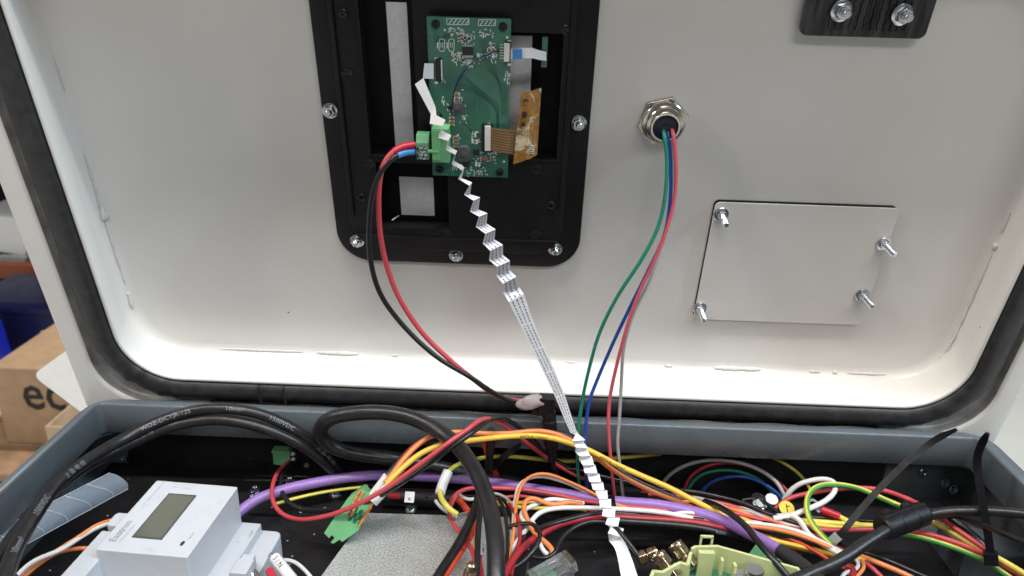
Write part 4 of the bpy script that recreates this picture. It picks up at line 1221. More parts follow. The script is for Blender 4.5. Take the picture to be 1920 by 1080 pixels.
wire('earth_wire', 'lowest green-yellow wire at the bottom right', GY, .0019, [(1680, 1000, .352), (1711, 1005, .349), (1750, 1014, .345), (1792, 1028, .340), (1844, 1050, .334), (1883, 1075, .327), (1910, 1095, .321)], stripe=[0, 1, 2, 12, 13])
wire('black_wire', 'thin glossy black wire beside the orange one at bottom right', 'blackwire', .0012, [(1600, 1030, .348), (1650, 1045, .342), (1700, 1066, .336), (1745, 1086, .330)])
wire('black_wire', 'short thick black lead behind the second cable tie', 'blackwire', .0026, [(1782, 968, .362), (1800, 985, .356), (1822, 1004, .350), (1845, 1024, .344)])
wire('white_wire', 'small white loop at the bottom right under the ferrite cable', 'whitew', .0014, [(1578, 1084, .322), (1582, 1074, .325), (1600, 1070, .327), (1612, 1060, .331), (1606, 1050, .334)])
wire('red_wire', 'stub of red wire curling at the bottom under ferrite cable', 'darkred', .0024, [(1585, 1060, .330), (1595, 1062, .329), (1602, 1072, .326), (1596, 1084, .322)])

# further strands of the tangle
wire('red_wire', 'red wire crossing low behind the folded ribbon at the right of the clamp', 'red', .0016, [(1200, 921, .405), (1240, 924, .400), (1290, 934, .393), (1340, 950, .385), (1400, 972, .373), (1450, 992, .362), (1490, 1012, .352)])
wire('orange_wire', 'short orange wire showing between red wires in the right bundle', 'orange', .0015, [(1300, 955, .379), (1350, 953, .380), (1385, 958, .376), (1430, 970, .369), (1480, 990, .358)])
wire('thin_white_wire', 'white wire weaving between the red wires of right bundle', 'whitew', .0013, [(1330, 952, .382), (1365, 950, .382), (1395, 953, .3795), (1420, 964, .373), (1460, 978, .366), (1500, 988, .360)])
wire('yellow_wire', 'second yellow wire low in the right bundle', 'yellow', .0016, [(1390, 992, .356), (1440, 1010, .349), (1490, 1022, .344), (1540, 1034, .339), (1580, 1046, .334)])
wire('black_wire', 'thin black wire slanting from power plug towards the right bundle', 'blackwire', .0011, [(1046, 878, .408), (1080, 880, .409), (1130, 893, .407), (1200, 909, .403), (1262, 922, .398), (1310, 934, .393)])
wire('black_wire', 'black wire bowing under the tall orange arch', 'blackwire', .0013, [(962, 1000, .352), (958, 970, .362), (950, 945, .373), (935, 930, .383), (918, 924, .388)])
wire('black_wire', 'black wire dropping beside dark red cable near the clear plug', 'blackwire', .0018, [(984, 1005, .338), (978, 1022, .331), (986, 1040, .325), (990, 1060, .319), (985, 1085, .312)])
wire('red_wire', 'thin red wire sloping along the metal sheet edge', 'darkred', .0012, [(905, 1090, .308), (902, 1066, .316), (899, 1046, .324), (904, 1030, .330)])
wire('white_wire', 'white wire slipping under the black curl in the middle', 'whitew', .0014, [(995, 975, .349), (1004, 985, .344), (1009, 996, .340), (1006, 1010, .335)])
wire('earth_wire', 'green-yellow wire running through the right bundle under the white loop', GY, .0017, [(1440, 985, .366), (1480, 981, .367), (1530, 984, .364), (1580, 990, .360), (1640, 992, .357), (1690, 992, .355)], stripe=[3, 4, 5], twist=1.4)
wire('black_wire', 'black wire running level under the straight green-yellow wire at right', 'blackwire', .0014, [(1480, 970, .372), (1530, 970, .371), (1590, 975, .368), (1650, 978, .365), (1700, 984, .361)])
wire('orange_wire', 'orange wire tail below the ferrite cable at bottom right', 'orange', .0013, [(1598, 1090, .320), (1612, 1075, .325), (1622, 1062, .329), (1616, 1050, .333)])

rs = random.Random(31)
for lb_, c_, off, x0_, x1_ in (('thin black strand highest in the right bundle', 'blackwire', -9, 1190, 1600), ('thin orange strand close under the long red wire at right', 'orange', 8, 1260, 1590), ('thin yellow strand between reds in the right bundle', 'yellow', 15, 1330, 1600),
                               ('thin white strand low in the right bundle beside purple', 'whitew', 20, 1220, 1560), ('dark red strand lowest in the right bundle', 'darkred', 25, 1200, 1540), ('second thin black strand deep in the right bundle', 'blackwire', 12, 1230, 1580),
                               ('pale grey strand wandering across the right bundle', 'greyw', 3, 1300, 1590), ('rust red strand twisting under the yellow wire at right', 'orange_red', 30, 1340, 1600)):
    P_ = []
    for k in range(9):
        x_ = x0_ + (x1_ - x0_) * k / 8
        y_ = np.interp(x_, [1190, 1275, 1353, 1394, 1450, 1506, 1560, 1610], [926, 931, 944, 956, 973, 995, 1022, 1048]) + off + rs.uniform(-6, 6)
        d_ = np.interp(x_, [1190, 1275, 1353, 1394, 1450, 1506, 1560, 1610], [.388, .386, .381, .376, .367, .356, .345, .336]) - off * .0004 + rs.uniform(-.003, .003)
        P_.append((x_, y_, float(d_)))
    wire('bundle_strand', lb_, c_, .0012, P_)
for lb_, c_, pts in (('thin red strand crossing behind the tall orange arch', 'red', [(930, 935, .386), (975, 930, .388), (1020, 938, .386), (1070, 950, .380), (1120, 958, .374)]),
                     ('thin yellow strand under the red wire by thick cable', 'yellow', [(925, 940, .382), (960, 943, .382), (1000, 941, .381), (1050, 946, .378), (1100, 957, .373)]),
                     ('thin black strand rising steeply right of thick cable', 'blackwire', [(945, 1075, .312), (952, 1030, .328), (950, 985, .345), (945, 955, .358), (935, 935, .370)]),
                     ('thin red strand rising beside the thin black one right of thick cable', 'darkred', [(958, 1080, .308), (966, 1045, .320), (975, 1010, .334), (972, 975, .348), (955, 945, .364)]),
                     ('thin white strand beside the red wires left of thick cable', 'whitew', [(862, 928, .378), (874, 938, .374), (890, 936, .374), (905, 930, .376)]),
                     ('thin orange strand peeking out left of thick cable', 'orange', [(893, 1000, .340), (890, 1030, .330), (894, 1060, .320), (890, 1090, .310)])):
    wire('bundle_strand', lb_, c_, .0011, pts)
# meter leads at the left
wire('meter_lead', 'upper orange lead running from the meter to the lower left', 'orange', .0013, [(222, 974, -.018), (205, 976, -.020), (180, 985, -.022), (150, 1005, -.024), (110, 1030, -.026), (70, 1055, -.028), (40, 1078, -.03), (20, 1095, -.03)])
wire('meter_lead', 'upper white lead running from the meter to the lower left', 'whitew', .0012, [(222, 978, -.019), (205, 981, -.021), (180, 990, -.023), (150, 1008, -.025), (110, 1033, -.024), (70, 1048, -.024), (48, 1062, -.026), (34, 1078, -.028)])
wire('meter_lead', 'lower orange lead running from the meter to the lower left', 'orange', .0014, [(165, 1028, -.028), (140, 1029, -.029), (105, 1037, -.031), (75, 1056, -.033), (45, 1082, -.035), (25, 1100, -.036)])
wire('meter_lead', 'thin cream wire curving out right of the white meter', 'whitew', .0011, [(530, 1050, -.055), (545, 1050, -.054), (562, 1060, -.054), (578, 1076, -.054), (592, 1095, -.054)])
print('WIRES')
for r_ in REPORT:
    if r_[6] < -.066 or r_[2] < -.264 or r_[3] > .283 or r_[5] > .4300: print('%s | %s x %.3f..%.3f y %.3f..%.3f z %.3f..%.3f' % r_)

# ------------------------------------------------------------------ power jack on the rim, with glue
jt = empty('dc_power_lead', ty(1030, 870, .40), 'black right-angle power plug with ribbed strain relief clipped at the rim', 'plug')
A = frame(unit(ty(1030, 790, .3965) - ty(1035, 862, .3965)), (0, -1, 0))
b = B(); b.box(ty(1025, 757, .3985), (.0095, .0085, .0105)); b.box(ty(1012, 768, .3985), (.010, .006, .004)); b.obj('jack_body', M['plastic'], jt, bevel=.0006)
P0, P1 = ty(1036, 868, .3965), ty(1029, 772, .3965)
Lp = np.linalg.norm(P1 - P0)
prof = [(.0016, 0), (.0022, .001)]
for k in range(6):
    z = .002 + k * .0017
    prof += [(.0027 + .0002 * k, z), (.0027 + .0002 * k, z + .0009), (.0022 + .0002 * k, z + .0011), (.0022 + .0002 * k, z + .0015)]
prof += [(.0040, .0128), (.0043, .0140), (.0043, Lp - .006), (.0040, Lp - .0055), (.0040, Lp - .004), (.0043, Lp - .0035), (.0040, Lp)]
b = B(); b.lathe(prof, P0, A, 24); b.obj('strain_relief', M['plastic'], jt, sharp=30)
b = B(); b.tube(spline([P0, ty(1040, 885, .399), ty(1046, 905, .403), ty(1050, 925, .406)]), .0015, 10); b.obj('lead', M['blackwire'], jt)
# hot glue blob: lumpy
b = B()
c0 = ty(1000, 754, .3975)
NU, NV = 20, 12
rs = random.Random(4)
loops = []
for j in range(NV + 1):
    ph = math.pi * j / NV
    row = []
    for i in range(NU):
        a = 2 * math.pi * i / NU
        k_ = 1 + .13 * math.sin(3 * a + 1.3 * j * .4) + .10 * math.sin(5 * a + j)
        row.append(c0 + np.array([.0098 * math.sin(ph) * math.cos(a) * k_ - .001, -.0042 * math.cos(ph) * .9 - .0005, .0046 * math.sin(ph) * math.sin(a) * k_ + .16 * .0098 * math.sin(ph) * math.cos(a)]))
    loops.append(row)
b.loft(loops, True, True, True)
b.obj('hot_glue_blob', M['glue'], sharp=80, label='milky pink hot glue blob on the seal at the rim', cat='glue')

# ------------------------------------------------------------------ cable ties


def tie(label, pts, w, head=None, ribbed=True, hsize=.0055):
    P = spline([tw(q) for q in pts], .002)
    t = empty('cable_tie', P[0], label, 'cable tie', 'black cable ties')
    T = np.gradient(P, axis=0)
    cr = []
    for i in range(len(P)):
        tt = unit(T[i]); n = unit(CAM - P[i]); s_ = unit(np.cross(tt, n))
        tp = min(1, (len(P) - 1 - i) / 3 * .5 + .5)
        cr.append((P[i] - s_ * w / 2 * tp, P[i] + s_ * w / 2 * tp))
    b = B(); b.strip(cr, .0011); b.obj('strap', M['plastic2'], t, sharp=40)
    if ribbed:
        b = B()
        for i in range(len(P) * 2 // 3, len(P) - 1):
            for f_ in (0, .5):
                p_ = P[i] * (1 - f_) + P[i + 1] * f_
                tt = unit(T[i]); n = unit(CAM - P[i]); n = unit(n - (n @ tt) * tt); s_ = np.cross(tt, n)
                b.box(p_ + n * .00065, (w * .62, .00045, .0005), np.stack([s_, tt, n], 1))
        b.obj('teeth', M['plastic'], t, kind='stuff')
    if head is not None:
        tt = unit(T[0]); n = unit(CAM - P[0]); n = unit(n - (n @ tt) * tt); s_ = np.cross(tt, n)
        b = B(); b.box(P[0], (hsize, hsize, hsize * .8), np.stack([s_, tt, n], 1)); b.obj('locking_head', M[head], t, bevel=.0006)
    return P


tie('long black cable tie sticking up diagonally at the right', [(1566, 1010, .346), (1580, 998, .346), (1600, 972, .350), (1650, 915, .358), (1700, 866, .364), (1735, 838, .367), (1757, 822, .3675), (1776, 813, .366), (1794, 805, .364)], .0036, 'steelgrey')
tie('black cable tie standing upright at the far right corner', [(1858, 1046, .330), (1855, 1020, .332), (1848, 975, .337), (1838, 915, .344), (1832, 870, .350), (1833, 852, .351), (1840, 834, .350), (1852, 812, .346)], .0040, 'plastic2', hsize=.0070)
tie('short ribbed black cable tie end behind the middle wires', [(924, 878, .404), (935, 866, .402), (950, 852, .400), (965, 841, .398), (976, 833, .396)], .0040)
tie('black cable tie wrapped round purple cable beside the folded ribbon', [(1151, 962, -.036), (1149, 950, -.034), (1147, 938, -.034), (1146, 928, -.038)], .0042, ribbed=False)
# ferrite clamp
ft = empty('ferrite_clamp', tz(1690, 990, -.02), 'black snap-on ferrite clamp on the cable at right', 'ferrite')
P0, P1 = tz(1652, 992, -.018), tz(1733, 962, -.016)
A = frame(P1 - P0, (0, 0, 1)); Lf = np.linalg.norm(P1 - P0)
b = B(); b.lathe([(.0040, 0), (.0060, .0004), (.0067, .0016), (.0067, Lf * .30), (.0064, Lf * .31), (.0064, Lf * .34), (.0067, Lf * .35), (.0067, Lf * .66), (.0064, Lf * .67), (.0064, Lf * .70), (.0067, Lf * .71), (.0067, Lf - .0016), (.0060, Lf - .0004), (.0036, Lf)], P0, A, 28)
b.obj('shell', M['plastic'], ft, sharp=30)
for f_ in (.25, .7):
    b = B(); b.box(P0 + A @ np.array([.0052, .0042, Lf * f_]), (.0030, .0030, .0050), A); b.obj('snap_clip', M['plastic2'], ft, bevel=.0004)
b = B(); b.box(P0 + A @ np.array([0, .0066, Lf * .5]), (.0012, .0008, Lf * .92), A); b.obj('split_line', M['plastic2'], ft)

# ------------------------------------------------------------------ energy meter
zt = -.010
mp_ = [tz(298, 901, zt), tz(450, 913.5, zt), tz(347, 1045, zt), tz(174, 1030, zt)]
ex = unit((mp_[1] - mp_[0]) + (mp_[2] - mp_[3])); ey = unit((mp_[0] - mp_[3]) + (mp_[1] - mp_[2])); ey = unit(ey - (ey @ ex) * ex)
cen = sum(mp_) / 4
wx = (np.linalg.norm(mp_[1] - mp_[0]) + np.linalg.norm(mp_[2] - mp_[3])) / 2
wy = (np.linalg.norm(mp_[0] - mp_[3]) + np.linalg.norm(mp_[1] - mp_[2])) / 2
AM = np.stack([ex, ey, EZ], 1)


def mq(x, y, z): return np.array([cen[0], cen[1], 0]) + AM @ np.array([x, y, z])


met = empty('energy_meter', mq(0, 0, -.066), 'white energy meter with small grey display standing in the tray', 'meter')
b = B(); b.prism(rrect(-wx / 2, wx / 2, -wy / 2, wy / 2, .0010, 3), -.045, zt, mq(0, 0, 0), AM)
b.obj('raised_front', M['whitebox'], met, bevel=.0008, seg=3)
b = B(); b.prism(rrect(-wx / 2 - .020, wx / 2 + .0215, -wy / 2 - .03, wy / 2 + .0032, .004, 5), -.0655, -.0405, mq(0, 0, 0), AM)
b.obj('base', M['whitebox'], met, bevel=.0010, seg=3)
# stepped shoulder, terminal blocks on the right, tabs on the left
b = B(); b.prism([(wx / 2 - .001, -wy / 2 - .03), (wx / 2 + .0105, -wy / 2 - .03), (wx / 2 + .0105, wy / 2 + .0012), (wx / 2 - .001, wy / 2 + .0012)], -.045, -.0345, mq(0, 0, 0), AM)
b.obj('shoulder', M['whitebox'], met, bevel=.0007)
for y_ in (-.006, -.026):
    b = B(); b.box(mq(wx / 2 + .0150, y_, -.0370), (.0088, .011, .0085), AM); b.box(mq(wx / 2 + .0150, y_ + .0070, -.0360), (.0068, .0040, .0065), AM)
    b.obj('terminal_shroud', M['whitebox'], met, bevel=.0006)
    b = B(); b.lathe([(.0026, 0), (.0026, .0024), (.0019, .0030), (.0003, .0030)], mq(wx / 2 + .0197, y_ + .0005, -.0392), frame((1, -.2, .8)), 18); b.obj('terminal_screw', M['zinc'], met, sharp=35)
to_l = lambda P: (AM.T @ (P - np.array([cen[0], cen[1], 0])))[:2]
ta = to_l(tz(219, 960, -.015))
b = B(); b.prism(rrect(ta[0], -wx / 2 + .001, ta[1] - .0105, ta[1], .0022, 5), -.045, -.015, mq(0, 0, 0), AM); b.obj('side_tab', M['whitebox'], met, bevel=.0007)
tb = to_l(tz(191, 994, -.016))
b = B(); b.prism([(tb[0], -wy / 2 - .03), (-wx / 2 + .001, -wy / 2 - .03), (-wx / 2 + .001, tb[1]), (tb[0], tb[1])], -.045, -.016, mq(0, 0, 0), AM); b.obj('shoulder', M['whitebox'], met, bevel=.0007)
lc = [tz(319, 925.5, zt), tz(373, 929, zt), tz(299, 1013, zt), tz(244, 1007, zt)]
to_l = lambda P: (AM.T @ (P - np.array([cen[0], cen[1], 0])))[:2]
ll = [to_l(q) for q in lc]
lx0, lx1 = (ll[0][0] + ll[3][0]) / 2, (ll[1][0] + ll[2][0]) / 2
ly0, ly1 = (ll[2][1] + ll[3][1]) / 2, (ll[0][1] + ll[1][1]) / 2
b = B(); b.prism([(lx0, ly0), (lx1, ly0), (lx1, ly1), (lx0, ly1)], zt - .002, zt + .00025, mq(0, 0, 0), AM); fr = b.obj('display_bezel', M['lcdframe'], met, bevel=.0001)
b = B(); b.prism([(lx0 + .0010, ly0 + .0010), (lx1 - .0008, ly0 + .0010), (lx1 - .0008, ly1 - .0014), (lx0 + .0010, ly1 - .0014)], zt, zt + .0004, mq(0, 0, 0), AM); b.obj('display_glass', M['lcd'], fr)
b = B()
flat_text(b, 'Eastron', .0052, mq(-wx / 2 + .0062, -.0220, zt + .0002), ey, -ex)
b.obj('brand_print', M['print'], met, flat=True)
b = B()
flat_text(b, 'SDM230-Modbus', .0020, mq(-wx / 2 + .0092, -.0220, zt + .0002), ey, -ex)
flat_text(b, 'CE', .0042, mq(-wx / 2 + .0066, .0035, zt + .0002), ey, -ex)
flat_text(b, '230V 0.25-5(100)A 50Hz', .0018, mq(-wx / 2 + .0052, .0100, zt + .0002), ey, -ex)
flat_text(b, '1000imp/kWh  LED', .0018, mq(-wx / 2 + .0100, .0255, zt + .0002), ex, ey)
flat_text(b, 'Class 1  RS485', .0018, mq(-wx / 2 + .0110, .0228, zt + .0002), ex, ey)
flat_text(b, 'kWh', .0026, mq(wx / 2 - .0230, -wy / 2 + .0022, zt + .0002), ex, ey)
flat_text(b, '1000imp', .0017, mq(wx / 2 - .0052, -.0165, zt + .0002), ey, -ex)
b.obj('fine_print', M['printpale'], met, flat=True)
b = B(); flat_text(b, 'L OUT', .0020, mq(wx / 2 + .0092, .017, -.0343), ey, -ex); flat_text(b, '4', .0024, mq(wx / 2 + .0052, .012, -.0343), ey, -ex); b.obj('terminal_print', M['print'], met, flat=True)
b = B(); o_ = mq(wx / 2 - .0072, -.0190, zt + .0001); b.lathe([(.0010, 0), (.0010, .0002)], o_, AM @ np.diag([.8, 1.7, 1]), 16); b.obj('pulse_lamp', M['chip'], met)
for y_ in (.015, .004):
    b = B(); b.lathe([(.0042, 0), (.0042, .00018), (.0038, .00022)], mq(wx / 2 - .0085, y_, zt), AM, 28); b.obj('touch_key', M['whitebox'], met, sharp=60)
# lead with printed sleeve at the meter terminal
p0, p1 = tz(516, 1046, -.030), tz(552, 1092, -.030)
b = B(); b.tube(spline([p0, (p0 + p1) / 2, p1]), .0029, 16)
ms = empty('meter_marker_sleeve', p1, 'white printed wire sleeve at the lower right of the meter', 'sleeve')
b.obj('sleeve', M['sleeve'], ms)
b = B(); cable_text(b, spline([p0, (p0 + p1) / 2, p1]), .0029, '3 / N', .0036, .002); b.obj('printed_text', M['boxink'], ms, flat=True)
b = B(); b.tube(spline([tz(506, 1040, -.030), p0]), .0012, 8); b.obj('ferrule_tip', M['zinc'], ms)
p0, p1 = tz(505, 1070, -.032), tz(520, 1100, -.032)
b = B(); b.tube(spline([p0, p1]), .0021, 16); b.obj('red_ferrule_collar', M['redsleeve'], label='red ferrule collar below the white sleeve near the meter', cat='ferrule')

# ------------------------------------------------------------------ galvanised sheet (power supply cover)
gz = -.050
g0, g1, g2 = tz(688, 961, gz), tz(893, 967, gz), tz(598, 1082, gz)
dx = unit(g1 - g0); dy = unit(g2 - g0)
wq = np.linalg.norm(g1 - g0) + .03
ps = empty('power_supply', (g0 + g1) / 2, 'galvanised metal power supply cover with mottled zinc surface', 'power supply')
A = np.stack([dx, np.cross(EZ, dx), EZ], 1)
Lq = .11
sk_ = (g2 - g0) @ dx / np.linalg.norm(g2 - g0)
poly = [(0, 0), (wq, 0), (wq + sk_ * Lq, -Lq), (sk_ * Lq, -Lq)]
b = B(); b.prism(poly[::-1], -.0150, 0, g0, A); b.obj('cover', M['galv'], ps, bevel=.0005)

# ------------------------------------------------------------------ fuse holder / label behind the sheet
fb = empty('rail_fuse_block', tz(760, 945, -.066), 'black rail-mounted component block with white x sticker behind metal sheet', 'terminal')
b = B()
a0, a1 = tz(715, 931, -.052), tz(860, 937, -.052)
A = frame(a1 - a0, (0, 0, 1))
b.lathe([(.0040, 0), (.0058, .001), (.0058, np.linalg.norm(a1 - a0) * .72), (.0050, np.linalg.norm(a1 - a0) * .73), (.0050, np.linalg.norm(a1 - a0))], a0, A, 24); b.obj('body', M['plastic'], fb, sharp=30)
s0 = tz(768, 932, -.0455)
nn = unit(CAM - s0 + np.array([0, .0, .1])); rx = unit(np.cross((0, 0, 1), nn)) * -1
rx = np.array([1., 0, 0]); uy = unit(np.cross(nn, rx))
b = B(); b.box(s0, (.0060, .0066, .0003), np.stack([rx, uy, np.cross(rx, uy)], 1)); st = b.obj('sticker', M['paper'], fb)
b = B(); flat_text(b, 'x', .0042, s0 - rx * .0011 - uy * .0022 + np.cross(rx, uy) * .0003, rx, uy); b.obj('printed_mark', M['boxink'], st, flat=True)
b = B(); b.box(tz(740, 930, -.0450), (.008, .003, .003)); b.obj('red_end_piece', M['darkred'], fb, bevel=.0008)
b = B(); b.box2((-.094, .376, -.0655), (-.020, .390, -.058)); b.obj('rail', M['plastic2'], fb, bevel=.0006)
screw(fb, tz(770, 953, -.0575), (0, -.3, 1), .0026)
b = B(); b.box(tz(803, 931, -.049), (.005, .005, .004)); b.obj('copper_end', M['gold'], fb, bevel=.0006)

# ------------------------------------------------------------------ multi-pole connector (green, spring clamps)
mk = empty('multipole_connector', ty(640, 1010, .345), 'pale green multi-pole plug with orange levers lying on metal sheet', 'connector')
O = ty(667, 958, .346)
e_l = unit(ty(700, 912, .352) - ty(626, 1012, .340))        # along the body towards the wires
n_ = unit(CAM - O); n_ = unit(n_ - (n_ @ e_l) * e_l)
e_w = np.cross(e_l, n_)
A = np.stack([e_l, -e_w, n_], 1)
inv = lambda px, py: ((lambda q: (A.T @ (q - O)))(hit(px, py, O, n_)))[:2]
outl = [inv(*q) for q in ((678, 916), (652, 934), (632, 962), (607, 1000), (617, 1010), (622, 1004), (627, 1009), (619, 1018), (625, 1020), (637, 1012), (641, 1017), (672, 995), (690, 962), (702, 940))]
b = B(); b.prism(outl[::-1], -.0110, 0, O, A); b.obj('body', M['termgreen'], mk, bevel=.0004)
for x0_, y0_, x1_, y1_, nm in ((676, 918, 651, 965, 0), (682, 920, 658, 968, 0), (700, 942, 673, 986, 0), (697, 950, 676, 982, 0)):
    qa, qb = np.append(inv(x0_, y0_), .0006), np.append(inv(x1_, y1_), .0006)
    d = qb - qa; L_ = np.linalg.norm(d)
    AA = np.stack([d / L_, np.cross((0, 0, 1), d / L_), (0, 0, 1)], 1)
    bb = B()
    for k in range(5):
        f_ = (k + .5) / 5
        bb.box(O + A @ (qa + d * f_), (L_ / 5 * .8, .0011, .0016), A @ AA)
    bb.obj('lever_row', M['orange'], mk, bevel=.0001)
for i in range(3):
    for j in range(3):
        q_ = inv(657 + 9.0 * i + 1.2 * j - (1 if j else 0), 971 - 10.5 * j - 0 + 4.5 * i + 1)
        bb = B(); bb.lathe([(.0015, -.0004), (.0015, .00016)], O + A @ np.append(q_, 0), A @ np.diag([1.2, .75, 1]), 14); bb.obj('wire_entry', mat_entry if 'mat_entry' in globals() else M['darkgreen'], mk)
# small green connector at the rear wall
sg = empty('small_green_plug', ty(533, 862, .422), 'small green two-pole plug on the rear wall under thick cables', 'connector')
P = ty(531, 854, .422)
b = B(); b.prism([(-.0055, -.0050), (.0030, -.0060), (.0058, -.001), (.0058, .0050), (-.0060, .0046)], -.006, .004, P, np.stack([(1, 0, 0), (0, .2, .98), (0, -.98, .2)], 1)); b.obj('body', M['termgreen2'], sg, bevel=.0005)
b = B(); b.box(P + np.array([-.001, -.001, .0052]), (.0105, .007, .0016)); b.obj('cap', M['termgreen'], sg, bevel=.0004)
for dz in (.0022, -.0022):
    b = B(); b.lathe([(.0015, 0), (.0015, .002), (.0003, .0022)], ty(549, 855, .418) + np.array([0, 0, dz]), frame((.5, -1, .3)), 12); b.obj('screw', M['zinc'], sg)

# ------------------------------------------------------------------ pale green carrier with radio module
ct = empty('module_carrier', tz(1400, 1075, -.066), 'pale yellow-green plastic module carrier at the bottom edge', 'carrier')


def wall_strip(pts, ztop, zbot, t, name):
    bb = B()
    for (a, c) in zip(pts[:-1], pts[1:]):
        a, c = np.array(a), np.array(c)
        d = c - a; L_ = np.linalg.norm(d); d /= L_
        nn_ = np.array([-d[1], d[0]])
        bb.prism([tuple(a + nn_ * t / 2), tuple(a - nn_ * t / 2), tuple(c - nn_ * t / 2 + d * t * .3), tuple(c + nn_ * t / 2 + d * t * .3)], zbot, ztop)
    return bb.obj(name, M['carrier'], ct, bevel=.0003)


cz = -.026
w_pts = [tz(x, y, cz)[:2] for x, y in ((1297, 1028), (1304, 1024), (1345, 1023), (1497, 1065), (1503, 1088))]
wall_strip(w_pts, cz, -.0655, .0016, 'rear_wall')
w2 = [tz(x, y, cz)[:2] for x, y in ((1528, 1078), (1560, 1086))]
wall_strip(w2, cz, -.0655, .0016, 'end_wall')
lug = tz(1325, 1017, cz + .001)
b = B()
for dx_, dz_, sx, sz in ((-.0030, 0, .0012, .0070), (.0030, 0, .0012, .0070), (0, .0030, .0072, .0014)):
    b.box(lug + np.array([dx_, .001, dz_]), (sx, .0014, sz))
b.obj('clip_eye', M['carrier'], ct, bevel=.0003)
b = B(); b.box(tz(1325, 1034, cz) + np.array([0, 0, -.012]), (.0085, .003, .024)); b.obj('clip_tongue', M['carrier'], ct, bevel=.0004)
for px in (1352, 1376):
    b = B(); b.box(tz(px, 1062 if px < 1360 else 1072, cz - .006), (.0016, .003, .010)); b.obj('guide_rib', M['carrier'], ct, bevel=.0002)
front = [tz(x, y, -.024)[:2] for x, y in ((1215, 1090), (1226, 1064), (1243, 1066), (1268, 1052), (1277, 1048), (1290, 1052), (1296, 1030))]
wall_strip(front, -.026, -.0655, .0018, 'socket_wall')
b = B(); q_ = tz(1390, 1082, -.042); b.box(q_ + np.array([0, -.02, 0]), (.075, .050, .0016)); mod = b.obj('module_board', M['pcb'], ct, bevel=.0002)
P = tz(1413, 1076, -.032)
b = B(); b.lathe([(.0050, -.010), (.0050, .0030), (.0046, .0036), (.0030, .0034), (.0003, .0034)], P, np.eye(3), 28); b.obj('capacitor_can', M['alu'], ct, sharp=40)
P = tz(1392, 1084, -.034)
b = B(); b.lathe([(.0045, -.010), (.0045, .0020), (.0041, .0026), (.0003, .0026)], P, np.eye(3), 28); b.obj('capacitor_can', M['alu'], ct, sharp=40)


def sma(label, P, ax, s=1.0, nm='antenna_connector'):
    t = empty(nm, P, label, 'connector', 'brass antenna connectors')
    A = frame(ax)
    hx = [(.0042 * s * math.cos(math.pi * k / 3), .0042 * s * math.sin(math.pi * k / 3)) for k in range(6)]
    b = B(); b.prism(hx, 0, .0048 * s, P, A); b.obj('hexagon_body', M['gold'], t, bevel=.0004)
    b = B(); b.lathe([(.0022 * s, .0045 * s), (.0022 * s, .0058 * s)], P, A, 18); b.obj('neck', M['gold'], t)
    b = B(); b.prism([(x * .9, y * .9) for x, y in hx], .0056 * s, .0095 * s, P, A); b.obj('coupling_nut', M['gold'], t, bevel=.0004)
    b = B(); b.lathe([(.0034 * s, .0093 * s), (.0036 * s, .0100 * s), (.0036 * s, .0112 * s), (.0028 * s, .0113 * s), (.0026 * s, .0100 * s), (.0005 * s, .0100 * s)], P, A, 22); b.obj('ferrule', M['gold'], t, sharp=35)


sma('loose brass antenna connector lying right of the ribbon end', tz(1196, 1049, -.050), (.92, .30, .25), 1.05)
sma('brass antenna connector on the carrier, nearer the clip', tz(1296, 1062, -.036), (-.55, .42, .55), 1.25)
sma('brass antenna connector on the carrier, at the bottom edge', tz(1264, 1082, -.034), (-.55, .42, .55), 1.25)
# green header behind the carrier
gh = empty('green_terminal_strip', tz(1435, 1045, -.066), 'green terminal strip half hidden behind the pale carrier', 'connector')
for k in range(5):
    b = B(); b.box(tz(1412 + 11 * k, 1038 + 3 * k, -.045) + np.array([0, 0, -.008]), (.0032, .016, .018), np.array([[.8, .6, 0], [-.6, .8, 0], [0, 0, 1.]])); b.obj('pole', M['termgreen'], gh, bevel=.0004)
# clear network plug
rj = empty('network_plug', tz(1040, 1080, -.05), 'clear plastic network plug at the bottom edge', 'plug')
A = np.stack([unit((.85, .45, .25)), unit((-.5, .85, 0)), unit(np.cross(unit((.85, .45, .25)), unit((-.5, .85, 0))))], 1)
P = tz(1032, 1076, -.036)
b = B(); b.box(P, (.021, .0117, .0085), A); b.box(P + A @ np.array([.0115, 0, .0010]), (.004, .0117, .006), A); b.obj('body', M['clear'], rj, bevel=.0005)
b = B(); b.box(P + A @ np.array([-.001, 0, .0062]), (.014, .0062, .0010), A); b.obj('latch', M['clear'], rj, bevel=.0003)
for k in range(8):
    b = B(); b.box(P + A @ np.array([.0125, -.0042 + .0012 * k, .0038]), (.003, .0004, .0016), A); b.obj('contact', M['gold'], rj)
b = B(); b.box(P + A @ np.array([-.004, 0, -.001]), (.012, .008, .004), A); b.obj('wire_core', M['termgreen'], rj, bevel=.0006)
# brass gland tip at the bottom
b = B(); b.lathe([(.0035, 0), (.0035, .003), (.0026, .0034), (.0026, .007), (.0018, .008)], tz(880, 1082, -.034), frame((.15, .2, 1)), 20)
b.obj('brass_terminal_post', M['gold'], label='small brass post at the bottom beside the thick cable', cat='terminal', sharp=30)
